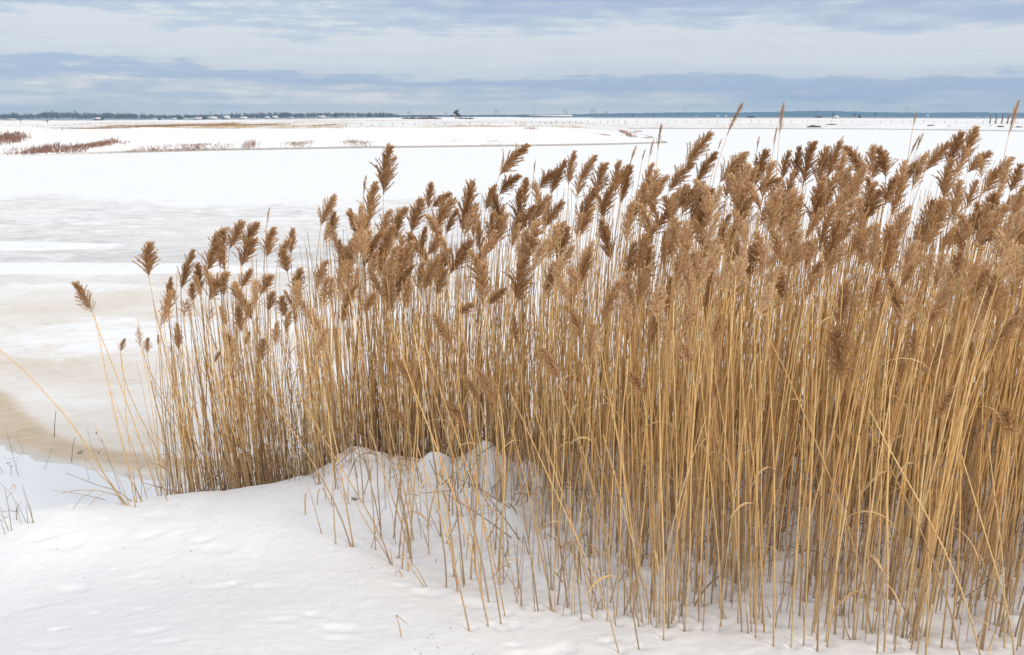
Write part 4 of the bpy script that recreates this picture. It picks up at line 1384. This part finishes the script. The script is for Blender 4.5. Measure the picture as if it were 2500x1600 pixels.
# stalks at the front edge whose feet stand clear in the snow: foot -> upper point
FRONT = """820,1325,808,1140 863,1328,825,1160 858,1328,772,1190 917,1338,895,1110 958,1375,838,1190 1000,1345,925,1150 1010,1313,975,1175 930,1313,922,1120 960,1312,985,1160
1040,1290,1080,1180 1090,1430,1070,1220 1118,1440,1070,1180 1135,1425,1120,1320 1148,1535,1000,1100 1195,1527,1120,1330 1225,1520,1180,1330 1235,1500,1120,1170
1178,1447,1150,1290 1110,1405,1070,1200 1195,1465,1130,1260 1315,1485,1270,1250 1350,1485,1300,1300 1388,1480,1345,1250 1422,1510,1385,1320 1450,1505,1395,1340
1515,1590,1420,1400 1563,1580,1490,1380 1505,1525,1490,1430 1563,1525,1480,1270 1570,1515,1530,1300 1592,1515,1540,1350 1621,1557,1618,1380 1610,1515,1612,1260
1640,1515,1660,1300 1598,1500,1588,1290 1663,1500,1690,1280 1695,1470,1705,1250 1720,1475,1728,1200 1762,1525,1735,1250 1765,1505,1755,1180 1770,1460,1800,1250
1785,1465,1800,1280 1800,1478,1850,1380 1846,1555,1850,1400 1890,1575,1885,1300 1868,1540,1855,1400 1933,1578,1945,1400 1963,1572,1975,1330 1997,1585,2010,1250
2020,1573,2060,1250 2040,1545,2045,1330 2060,1555,2065,1280 2085,1555,2095,1200 2115,1540,2125,1300 2143,1590,2155,1340 2160,1585,2165,1200 2185,1585,2230,1230
2205,1550,2260,1220 2225,1565,2235,1350 2240,1590,2290,1300 2262,1600,2270,1330 2300,1577,2320,1400 2325,1555,2340,1250 2395,1575,2420,1420 2400,1580,2450,1300
2455,1580,2440,1380 2480,1595,2380,1300 1953,1500,1960,1250 2370,1500,2380,1280 1840,1500,1845,1290 2430,1520,2450,1250 2350,1600,2230,1350 2400,1600,2250,1330"""
for l in FRONT.split():
    gx, gy, tx, ty = (float(q) for q in l.split(','))
    g = near_hit(gx, gy)
    u = at_depth(tx, ty, g[1] + random.uniform(0.02, 0.14))
    dv = u - g; hgt = random.uniform(0.75, 1.35) if gx > 1100 else random.uniform(0.55, 1.1)
    top = g + dv / dv[2] * hgt * 0.9 if dv[2] > 0.05 else u
    top[0] = g[0] + (top[0] - g[0]) * 0.85
    SPECS.append(dict(base=g - np.array((0, 0, 0.03)), top=top, tdir=(top - g) / np.linalg.norm(top - g), r=random.uniform(0.0028, 0.0042), tint=random.betavariate(2.4, 1.8),
                      plume=None, tippx=to_px(*top), basepx=(gx, gy), listed=True, key='front', n=8))
# the rest of the stand
NF = 6600
k = 0
while k < NF:
    X = random.uniform(-2.3, 4.3)
    yf = float(bed_front(X)); yb = float(bed_back(X))
    Y = random.uniform(yf, yb)
    u = (Y - yf) / (yb - yf)
    left = X < -0.9
    dens = (float(np.interp(X, [-0.9, -0.3, 0.3, 0.9], [0.06, 0.13, 0.25, 0.42])) + 0.85 * float(sst(u, np.interp(X, [-0.2, 0.8], [0.28, 0.02]), np.interp(X, [-0.2, 0.8], [0.55, 0.36])))) if not left else (0.55 + 0.45 * float(sst(u, 0.0, 0.3)))
    dens *= float(np.interp(X, [-2.3, -2.0, -1.7, -1.0, 0.5, 4.3], [0.02, 0.11, 0.26, 0.62, 1.0, 1.0]))
    # clumps
    dens *= 0.45 + 0.9 * float(sst(vnoise(np.array([X * 4.5]), np.array([Y * 4.5]), 19)[0], 0.25, 0.6))
    if random.random() > dens:
        continue
    k += 1
    z = float(near_at(X, Y)) - 0.03
    f = 1 - u
    px0 = to_px(X, Y, 1.0)[0]
    full = random.random() < 0.5
    spread = 330 if not left else 260
    ty = sil(px0) + 45 + f * spread * random.uniform(0.75, 1.2) + abs(random.gauss(0, 45))
    zt = float(at_depth(px0, ty, Y)[2])
    h = max(0.35, zt - z)
    if not full:
        h *= random.uniform(0.35, 0.95) if random.random() < 0.8 else random.uniform(0.12, 0.4)
    bias = float(np.interp(px0, [400, 800, 1100, 1500, 2500], [-0.02, -0.01, 0.015, 0.03, 0.03]))
    sg = 0.05 if full else 0.095
    lx = random.gauss(bias, sg); ly = random.gauss(0, 0.05)
    if u < 0.2 and X < 1.0:
        lx -= random.uniform(0.0, 0.16)
    if random.random() < 0.014:
        lx += random.choice((-1, 1)) * random.uniform(0.2, 0.5)
    top = np.array((X + lx * h, Y + ly * h, z + h))
    tp = to_px(*top)
    if tp[1] < sil(tp[0]) + 30:
        continue
    td = np.array((lx * 1.5 + 0.05, ly, 1.0)); td /= np.linalg.norm(td)
    pl = None
    if full and random.random() < (0.05 if f < 0.12 else 0.12 if f < 0.5 else 0.13) * (1.0 if left else 1.0):
        Lp = random.uniform(0.14, 0.25) * (0.75 if f > 0.6 or left else 1.0)
        wind = random.gauss(0.08 if px0 > 1000 else 0.0, 0.19)
        d = np.array((wind, random.gauss(0, 0.15), 1.0)); d /= np.linalg.norm(d)
        pl = dict(kind='plume', p=top, d=d, L=Lp, w=random.uniform(0.38, 0.54), tip=top + d * Lp)
    SPECS.append(dict(base=np.array((X, Y, z)), top=top, tdir=td, r=random.uniform(0.0017, 0.0036) * (0.85 if not full else 1.0), tint=random.betavariate(1.7, 1.5), plume=pl,
                      tippx=tp, basepx=tp, listed=False, key=None, n=7, u=u))

listed = [s for s in SPECS if s['listed']]
rest = [s for s in SPECS if not s['listed']]
# the nearest of the unlisted ones fill the number of single reeds up to three hundred
rest.sort(key=lambda s: s['base'][1] - (0.25 if s['plume'] else 0.0))
nsel = max(0, 300 - len(listed))
sel = [s for s in rest if -50 < s['tippx'][0] < 2560][:nsel]
selid = set(id(s) for s in sel)
rest = [s for s in rest if id(s) not in selid]
INDIV = (listed + sel)
if len(INDIV) > 300:
    rest += INDIV[300:]; INDIV = INDIV[:300]


ORD = 'first second third fourth fifth sixth seventh eighth ninth tenth eleventh twelfth thirteenth fourteenth fifteenth sixteenth seventeenth eighteenth nineteenth twentieth'.split()


def reed_class(s):
    tx, ty = s['tippx']; bx, by = s['basepx']
    pl = s['plume']
    if s['key'] == 'leftmost':
        return 'outermost reed on the left, its brown plume leaning left over the ice', False
    if s['key'] == 'tall_left':
        return 'tall reed standing alone left of the stand with an upright full brown plume', False
    if pl is None and s['key'] == 'left_bare':
        return 'plumeless thin stalks by the outermost reed', True
    if pl is None and (s['key'] == 'front' or not s['listed']):
        fx, fy = to_px(*s['base'])
        lean = tx - fx
        how = 'slanting left' if lean < -45 else 'slanting right' if lean > 55 else 'upright'
        tone = 'grey brown' if s['tint'] < 0.4 else 'straw' if s['tint'] < 0.68 else 'pale yellow'
        part = 'left half' if fx < 1450 else 'right half'
        return f'{how} {tone} stalks, front edge, {part}', True
    if pl is None:
        return 'bare spikes sticking up above the plumes', True
    if pl['kind'] == 'thin':
        return 'slim closed seed heads rising above the plumes', True
    ln = math.hypot(tx - bx, ty - by)
    size = 'small' if ln < 62 else 'large' if ln > 92 else 'medium'
    lean = 'right leaning' if tx - bx > 24 else 'left leaning' if tx - bx < -6 else 'upright'
    row = 'topmost' if ty < sil(tx) + 50 else 'middle' if ty < sil(tx) + 170 else 'lowest'
    half = 'left half' if tx < 1200 else 'right half'
    return f'{size} {lean} plumes, {row} row, {half}', True


def label_reeds(lst):
    cl = {}
    for s in lst:
        cl.setdefault(reed_class(s), []).append(s)
    for (c, many), L in cl.items():
        L.sort(key=lambda s: s['tippx'][0])
        for i, s in enumerate(L):
            if not many:
                s['label'] = c
            elif len(L) == 1:
                s['label'] = 'the only reed of the ' + c
            elif i == len(L) - 1:
                s['label'] = 'reed, rightmost of the ' + c
            elif i < 20:
                s['label'] = f'reed {ORD[i]} from left of the ' + c
            elif len(L) - 1 - i < 20:
                s['label'] = f'reed, {ORD[len(L) - 1 - i]} from right of the ' + c
            else:
                s['label'] = 'reed between the ends of the ' + c


label_reeds(INDIV)


def set_plume(o, pl, spin):
    k = pl['L']
    kw = min(1.7, max(0.66, 1.08 * pl['w'] / 0.46)) if pl['kind'] == 'plume' else 1.0
    xh = (1, spin, 0) if pl['d'][0] > -0.12 else (-1, spin, 0)
    R = align(pl['d'], xh).to_4x4()
    return Matrix.Translation(Vector(pl['p'])) @ R @ Matrix.Diagonal((k * kw, k * kw, k, 1))


for i, s in enumerate(INDIV):
    root = empty('reed', s['base'], s['label'], 'reed', 'reeds of the stand on the river bank')
    mb = MB()
    P = stem_path(s['base'], s['top'], s['tdir'], s['n'], 0.006)
    stem_tube(mb, P, s['r'], s['tint'], 0, s['base'])
    mb.obj('stalk', M_STALK, root, smooth=True)
    pl = s['plume']
    if pl:
        if pl['kind'] == 'thin':
            me = MESH_THIN[i % 3]
        else:
            lean = abs(pl['d'][0])
            small = math.hypot(s['tippx'][0] - s['basepx'][0], s['tippx'][1] - s['basepx'][1]) < 48
            me = MESH_SPARSE[i % 3] if small and i % 2 else MESH_VAR[random.choice((2, 3, 5, 7, 8, 9) if lean > 0.28 else (0, 1, 4, 5, 6, 8))]
        o = bpy.data.objects.new('plume', me)
        COL.objects.link(o)
        o.parent = root
        o.matrix_local = Matrix.Translation(-Vector(s['base'])) @ set_plume(o, pl, random.uniform(-0.5, 0.5))
    if random.random() < (0.30 if s['key'] == 'front' else 0.10):
        lb = MB()
        q = random.uniform(0.25, 0.8); p = P[int(q * (len(P) - 1))] - s['base']
        a = random.uniform(0, 6.28)
        leaf_blade(lb, p, (math.cos(a) * 0.6, math.sin(a) * 0.6, 0.9), random.uniform(0.12, 0.28), random.uniform(0.006, 0.012), random.random(), 0, random)
        lb.obj('leaf', M_LEAF, root)

# the uncountable rest of the stand
mass = MB()
for i, s in enumerate(rest):
    P = stem_path(s['base'], s['top'], s['tdir'], 7, 0.008)
    stem_tube(mass, P, s['r'], s['tint'], 0)
    pl = s['plume']
    if pl:
        V, Q, t = LITE[i % 6]
        Mx = np.array(set_plume(None, pl, random.uniform(-0.6, 0.6)))
        mass.add(V @ Mx[:3, :3].T + Mx[:3, 3], Q, None, 1, tint=t, plume_tint=random.uniform(-0.20, 0.26))
    if random.random() < 0.16:
        p = P[random.randrange(1, 6)]
        a = random.uniform(0, 6.28)
        leaf_blade(mass, p, (math.cos(a) * 0.6, math.sin(a) * 0.6, 0.9), random.uniform(0.10, 0.30), random.uniform(0.004, 0.010), random.random(), 2, random)
for i in range(420):
    X = random.uniform(-1.9, 4.0); yf = float(bed_front(X)); Y = yf + (random.random() ** 1.3) * 1.6
    if X < -0.6 and Y < yf + 0.3 and random.random() < 0.7:
        continue
    z = float(near_at(X, Y)); h = random.uniform(0.04, 0.24)
    b = np.array((X, Y, z - 0.02)); tp = b + np.array((random.gauss(0, 0.25), random.gauss(0, 0.2), 1.0)) * h
    stem_tube(mass, np.linspace(b, tp, 3), random.uniform(0.0020, 0.0036), random.random() * 0.6, 0)
o = mass.obj('reed_bed', [M_STALK, M_PLUME, M_LEAF], smooth=False)
tag(o, 'dense mass of straw coloured reeds filling the stand behind the single ones', 'reed bed', kind='stuff')

# small melt hollows where the stalks stand in the snow
def hollows():
    me = ground.data
    co = np.empty(len(me.vertices) * 3, np.float32); me.vertices.foreach_get('co', co)
    co = co.reshape(len(NEAR['ys']), len(NEAR['xs']), 3)
    gx, gy = NEAR['xs'], NEAR['ys']
    for s in SPECS:
        x, y = s['base'][0], s['base'][1]
        i0, i1 = np.searchsorted(gx, (x - 0.06, x + 0.06)); j0, j1 = np.searchsorted(gy, (y - 0.06, y + 0.06))
        if i1 <= i0 or j1 <= j0 or y > 4.6:
            continue
        r2 = (co[j0:j1, i0:i1, 0] - x) ** 2 + (co[j0:j1, i0:i1, 1] - y) ** 2
        co[j0:j1, i0:i1, 2] -= 0.014 * np.exp(-r2 / 0.018 ** 2)
    me.vertices.foreach_set('co', co.ravel()); me.update()


hollows()

# seeds and crumbs of leaf blown over the open snow
cr = MB(); rs = np.random.default_rng(77)
for i in range(900):
    X = rs.uniform(-3.0, 3.2); Y = rs.uniform(2.2, 4.4)
    if vnoise(np.array([X * 1.1]), np.array([Y * 1.6]), 83)[0] < 0.42:
        continue
    l = rs.uniform(0.003, 0.009) * (1.8 if rs.random() < 0.1 else 1); a = rs.uniform(0, 6.28)
    p = np.array((X, Y, float(near_at(X, Y)) + 0.002)); d = np.array((math.cos(a), math.sin(a), rs.uniform(-0.1, 0.5))) * l
    w = np.array((-math.sin(a), math.cos(a), 0.3)) * l * 0.22
    cr.add([p, p + d * 0.5 + w, p + d, p + d * 0.5 - w], [(0, 1, 2, 3)], None, 0, tint=rs.random())
tag(cr.obj('seed_litter', [M_LITTER]), 'specks of blown seed and leaf scattered over the open snow', 'litter', kind='stuff')

# broken stalks and dead leaves lying about the feet of the stand
lit = MB()
for i in range(2600):
    X = random.uniform(-2.0, 4.2)
    yf = float(bed_front(X)); yb = float(bed_back(X))
    u = random.random() ** 0.7
    if (X < -1.0 and random.random() < 0.6) or (-1.0 < X < 0.7 and u < 0.55 and random.random() < 0.55):
        continue
    if X > -1.0 and u < 0.22 and random.random() < 0.85:
        continue
    Y = yf + u * (yb - yf)
    z = float(near_at(X, Y))
    ln = random.uniform(0.08, 0.45)
    a = random.uniform(0, 6.28); el = random.uniform(0.1, 1.25)
    d = np.array((math.cos(a) * math.cos(el), math.sin(a) * math.cos(el) * 0.6, math.sin(el)))
    p = np.array((X, Y, z + random.uniform(-0.02, 0.05)))
    if random.random() < 0.5:
        tube(lit, [p, p + d * ln * 0.5 + np.array((0, 0, 0.01)), p + d * ln], [0.0026, 0.0024, 0.0016], 4, 0, tint=random.random())
    else:
        leaf_blade(lit, p, d, ln * 0.8, random.uniform(0.004, 0.011), random.random(), 0, random, 0.8)
o = lit.obj('reed_litter', [M_LITTER])
tag(o, 'broken dead stalks and leaves tangled at the feet of the reeds', 'litter', kind='stuff')


# ------------------------------------------------------------------ stalks, weeds and bits lying in the foreground snow
def poly_thing(name, lines, label, cat, r=0.002, tint=0.4, group=None, lift=None, heads=None, mat=None, dY=0.0):
    """lines: polylines of photograph points, the first point of the first one standing on the snow"""
    g = near_hit(*lines[0][0])
    t = empty(name, g, label, cat, group)
    for k, ln in enumerate(lines):
        mb = MB()
        P = []
        g0 = near_hit(*lines[k][0]) if k else g
        for q, (a, b) in enumerate(ln):
            if q == 0 and k == 0:
                P.append(g - np.array((0, 0, 0.02)))
            else:
                P.append(at_depth(a, b, g[1] + dY * q + random.uniform(-0.01, 0.01)))
        P = np.array(P) - g
        if len(P) > 2:
            tt = np.linspace(0, len(P) - 1, len(P) * 3)
            P = np.stack([np.interp(tt, np.arange(len(P)), P[:, c]) for c in range(3)], -1)
        d = np.concatenate([[0], np.cumsum(np.linalg.norm(np.diff(P, axis=0), axis=1))])
        tube(mb, P, np.linspace(r, r * 0.45, len(P)) * (1 if k == 0 else 0.7), 5, 0, True, tint=tint, length=d)
        mb.obj('stem' if k == 0 else 'twig', mat or M_WEED, t, smooth=True)
    for (a, b, n, sz) in heads or []:
        mb = MB(); rs = np.random.default_rng(int(a * 7 + b))
        c = at_depth(a, b, g[1]) - g
        for q in range(n):
            e = rs.normal(size=3); e /= np.linalg.norm(e); e[2] = abs(e[2])
            p = c + e * sz * rs.uniform(0.2, 1)
            tube(mb, [c, p], [0.0009, 0.0006], 3, 0, tint=0.2)
            for s in range(3):
                f = rs.normal(size=3); f /= np.linalg.norm(f)
                w = np.cross(f, rs.normal(size=3)); w /= np.linalg.norm(w)
                l = 0.006
                mb.add([p, p + f * l * 0.5 + w * 0.002, p + f * l, p + f * l * 0.5 - w * 0.002], [(0, 1, 2, 3)], None, 0, tint=0.15 + 0.4 * rs.random())
        mb.obj('seed_head', M_WEED, t)
    return t


X5 = lambda a, b: (a / 4.53, 980 + b / 4.53)
poly_thing('reed', [[(313, 1232), X5(1160, 820), X5(960, 490), X5(780, 230), X5(580, 0), (60, 905), (-5, 852)]], 'long plumeless reed bent far to the left across the ice', 'reed', 0.0042, 0.6, 'reeds of the stand on the river bank', mat=M_STALK)
poly_thing('fallen_stalk', [[X5(1410, 1140), X5(1310, 1045), X5(1100, 990), X5(830, 985), X5(680, 1020)]], 'fallen reed stalk arching low over the snow left of the stand', 'stalk', 0.003, 0.45, 'fallen stalks at the left of the stand', mat=M_STALK)
poly_thing('fallen_stalk', [[X5(1300, 1100), X5(1000, 1050), X5(750, 1005), X5(575, 985)]], 'nearly flat fallen reed stalk pointing left over the snow', 'stalk', 0.003, 0.5, 'fallen stalks at the left of the stand', mat=M_STALK)
poly_thing('fallen_stalk', [[X5(1495, 1105), X5(1300, 990), X5(1080, 930), X5(730, 795)]], 'dark fallen stalk slanting up to the left from the reed feet', 'stalk', 0.0028, 0.12, 'fallen stalks at the left of the stand', mat=M_STALK)
poly_thing('fallen_stalk', [[X5(1380, 1145), X5(1230, 930), X5(1060, 770), X5(920, 590)]], 'slender stalk leaning left with a broken tufted tip', 'stalk', 0.0028, 0.4, 'fallen stalks at the left of the stand', mat=M_STALK, heads=[(198, 1108, 16, 0.028)])
poly_thing('fallen_stalk', [[X5(1580, 1110), X5(1500, 960), X5(1390, 785)]], 'short thick grey broken stalk leaning left by the reeds', 'stalk', 0.004, 0.2, 'fallen stalks at the left of the stand', mat=M_STALK)
poly_thing('fallen_stalk', [[X5(1950, 1020), X5(1830, 980), X5(1690, 930), X5(1590, 1010), X5(1500, 1110)]], 'dark kinked stalk lying bent at the feet of the reeds', 'stalk', 0.0022, 0.15, 'fallen stalks at the left of the stand', mat=M_STALK)
poly_thing('fallen_stalk', [[X5(780, 1190), X5(900, 1070), X5(1060, 960)]], 'thin stalk lying in the snow pointing up to the right', 'stalk', 0.0018, 0.45, 'fallen stalks at the left of the stand', mat=M_STALK)
poly_thing('fallen_stalk', [[X5(950, 1150), X5(1060, 1070), X5(1170, 1010)]], 'short thin stalk lying in the snow beside the fallen ones', 'stalk', 0.0018, 0.5, 'fallen stalks at the left of the stand', mat=M_STALK)
poly_thing('dead_twig', [[X5(1335, 1000), X5(1260, 780), X5(1180, 580), X5(1120, 410)], [X5(1140, 470), X5(1110, 430), X5(1070, 370)], [X5(1150, 510), X5(1090, 570)]], 'dark dead weed stem with tiny seed clusters beside the bare stalks', 'weed', 0.002, 0.08,
           heads=[(236, 1059, 8, 0.02), (240, 1107, 6, 0.014)])
poly_thing('dead_twig', [[X5(985, 885), X5(965, 780), X5(942, 675)]], 'short dark twig with a small knob on the snow slope', 'weed', 0.0015, 0.1, heads=[(208, 1128, 5, 0.008)])
poly_thing('dead_twig', [[X5(482, 755), X5(530, 640), X5(575, 515)]], 'lone slanting twig on the snow slope at the ice edge', 'weed', 0.0016, 0.15)
poly_thing('dead_twig', [[X5(1160, 800), X5(1050, 600), X5(990, 430), X5(965, 280)]], 'thin forked twig bending left beside the bent long reed', 'weed', 0.0014, 0.2)


def ice_twig(pts, label, r=0.0025):
    g = at_depth(*pts[0], 1.0); rr = ray(*pts[0]); kk = (ICE_Z + 0.03 - CAM_H) / rr[2]
    g = np.array((0, 0, CAM_H)) + rr * kk
    P = [g - np.array((0, 0, 0.04))] + [at_depth(a, b, g[1]) for a, b in pts[1:]]
    mb = MB(); tube(mb, np.array(P) - g, np.linspace(r, r * 0.6, len(P)), 5, 0, True, tint=0.12)
    o = mb.obj('dead_twig', M_WEED, loc=g)
    tag(o, label, 'weed')


ice_twig([X5(592, 360), X5(605, 250), X5(618, 105)], 'single dark twig standing in the pale ice', 0.004)
ice_twig([X5(782, 630), X5(805, 500), X5(830, 390)], 'dark twig at the edge of the brown ice, forked at the top', 0.003)

W7 = lambda a, b: (a / 5.5, 1040 + b / 5.5)
GW = 'dry weeds in the snow at the left edge'
poly_thing('dry_weed', [[W7(455, 1300), W7(400, 1130), W7(340, 930), W7(295, 780)], [W7(440, 1310), W7(425, 1160), W7(400, 1060)]], 'straight brown stem pair, rightmost of the weeds at the left edge', 'weed', 0.0022, 0.45, GW)
poly_thing('dry_weed', [[W7(368, 1315), W7(365, 1200), W7(352, 1060)], [W7(350, 1290), W7(240, 1060), W7(130, 890), W7(0, 760)]], 'upright grey stem with a long thin one arching left', 'weed', 0.0018, 0.2, GW)
poly_thing('dry_weed', [[W7(155, 1405), W7(120, 1140), W7(90, 960), W7(60, 830)], [W7(95, 960), W7(180, 890)]], 'tall thin weed with one short side twig near the left edge', 'weed', 0.0018, 0.3, GW)
poly_thing('dry_weed', [[W7(125, 1420), W7(60, 1260), W7(0, 1090)], [W7(75, 1240), W7(130, 1195)], [W7(70, 1240), W7(0, 1195)], [W7(70, 1230), W7(20, 1260)]], 'straw weed with spreading star of twigs at the left edge', 'weed', 0.0018, 0.75, GW)
poly_thing('dry_weed', [[W7(75, 1455), W7(40, 1370), W7(5, 1260)], [W7(10, 1270), W7(60, 1290), W7(120, 1370)]], 'lowest dark weed stem at the left edge', 'weed', 0.0017, 0.15, GW)
poly_thing('dry_weed', [[W7(225, 1265), W7(215, 1180), W7(225, 1100), W7(240, 1150), W7(235, 1200)], [W7(225, 1100), W7(250, 1065), W7(290, 1010)], [W7(240, 1150), W7(120, 1140), W7(0, 1155)]], 'dark looped weed with a curled tip and long flat twig', 'weed', 0.0022, 0.1, GW)
poly_thing('dry_weed', [[W7(290, 1330), W7(245, 1160), W7(205, 1020)]], 'hair thin weed stem between the looped weed and the grey stem', 'weed', 0.0012, 0.3, GW)
poly_thing('dry_weed', [[W7(255, 685), W7(200, 500), W7(150, 320), W7(110, 150), W7(75, 0)], [W7(125, 245), W7(215, 335), W7(305, 415)]], 'tall thin weed stem rising over the brown ice at the left', 'weed', 0.0018, 0.15, GW)
poly_thing('dry_weed', [[W7(335, 390), W7(290, 290), W7(240, 180), W7(232, 60)]], 'thin bent weed stem at the ice edge on the left', 'weed', 0.0014, 0.3, GW)
poly_thing('dry_weed', [[W7(150, 655), W7(148, 580), W7(135, 530)], [W7(148, 580), W7(165, 540)], [W7(140, 550), W7(100, 500)]], 'small dark branching weed with seed knobs on the snow slope', 'weed', 0.002, 0.08, GW,
           heads=[(23, 1131, 6, 0.016), (29, 1140, 5, 0.014), (17, 1132, 5, 0.012)])
poly_thing('dry_weed', [[W7(40, 640), W7(15, 580), W7(-30, 480)]], 'dark short weed stem cut by the left edge', 'weed', 0.002, 0.1, GW)
poly_thing('dry_weed', [[W7(200, 600), W7(240, 420), W7(310, 330)], [W7(240, 425), W7(0, 445)], [W7(230, 440), W7(320, 440)], [W7(215, 480), W7(10, 400)]], 'pale hair thin branching weed lying along the snow slope', 'weed', 0.001, 0.5, GW)


def curl_leaf(pts, label, w=0.010, tint=0.7):
    g = near_hit(*pts[0])
    P = [g - np.array((0, 0, 0.015))] + [at_depth(a, b, g[1] + random.uniform(-0.01, 0.01)) for a, b in pts[1:]]
    P = np.array(P) - g
    tt = np.linspace(0, len(P) - 1, len(P) * 3)
    P = np.stack([np.interp(tt, np.arange(len(P)), P[:, c]) for c in range(3)], -1)
    mb = MB()
    ribbon(mb, P, w * np.sin(np.linspace(0.5, 3.0, len(P))) ** 0.6, (0.85, 0.5, 0.15), 0, tint=tint)
    o = mb.obj('dry_leaf', M_LEAF, loc=g)
    tag(o, label, 'leaf', 'dry leaves curling out of the snow')


curl_leaf([W7(145, 860), W7(160, 810), W7(185, 785), W7(200, 815), W7(205, 865)], 'small tan leaf hooped in the snow at the left edge', 0.006)
C7 = lambda a, b: (700 + a / 3.08, 1100 + b / 3.08)
curl_leaf([C7(140, 490), C7(138, 400), C7(140, 330), C7(158, 302)], 'hanging tan leaf at the left of the front reeds', 0.009, 0.6)
curl_leaf([C7(228, 410), C7(232, 340), C7(245, 290), C7(268, 278), C7(295, 330), C7(345, 430)], 'tan leaf arched like a hook beside the front reeds', 0.007, 0.6)
curl_leaf([C7(880, 955), C7(850, 910), C7(825, 905), C7(812, 940)], 'curled brown leaf lying on the front snow', 0.007, 0.3)
curl_leaf([C7(912, 910), C7(915, 870), C7(908, 832)], 'short broad upright leaf in the front snow', 0.011, 0.5)
curl_leaf([(2000, 1475), (2005, 1455), (2025, 1442), (2042, 1452), (2052, 1480)], 'wide pale leaf folded over among the right front stalks', 0.016, 0.95)
curl_leaf([(2412, 1520), (2416, 1480), (2430, 1463), (2444, 1480), (2447, 1500)], 'pale leaf hooped among the stalks near the right edge', 0.011, 0.9)
curl_leaf([(2415, 1600), (2420, 1575), (2432, 1560)], 'pale leaf stub at the bottom right in the snow', 0.011, 0.85)
for ln, lb in [([C7(1070, 1027), C7(980, 890), C7(860, 762)], 'slender broken stalk leaning left in the open front snow'), ([C7(1055, 1027), C7(960, 920), C7(870, 790)], 'second slender broken stalk close beside it in the open front snow'),
               ([C7(795, 840), C7(700, 705), C7(560, 480), C7(510, 370)], 'long thin stalk leaning left with a small seed tuft on its tip'),
               ([C7(865, 1405), C7(850, 1330), C7(822, 1240)], 'short forked straw standing alone in the open snow at the bottom'), ([C7(268, 628), C7(215, 450), C7(150, 228)], 'thin straight stalk left of the front reeds'),
               ([C7(780, 802), C7(890, 776)], 'short straw lying level on the front snow')]:
    poly_thing('broken_stalk', [ln] + ([[C7(826, 1240), C7(905, 1305)]] if 'forked' in lb else []), lb, 'stalk', 0.0026 if 'long' not in lb else 0.003, 0.6, 'broken stalks in the open front snow', mat=M_STALK,
               heads=[(866, 1222, 26, 0.03)] if 'tuft' in lb else None)


# ------------------------------------------------------------------ winter haze
def haze():
    mb = MB()
    boxv(mb, (0, 4600, 40), (24000, 10400, 116))
    m = bpy.data.materials.new('haze')
    nt = nodes_of(m)
    out = N(nt, 'ShaderNodeOutputMaterial')
    v = N(nt, 'ShaderNodeVolumePrincipled')
    v.inputs['Color'].default_value = (0.37, 0.68, 1.0, 1)
    v.inputs['Density'].default_value = 0.00015
    v.inputs['Anisotropy'].default_value = 0.0
    nt.links.new(v.outputs[0], out.inputs['Volume'])
    o = mb.obj('haze', m)
    tag(o, 'thin winter haze over the marsh', kind='stuff')


haze()
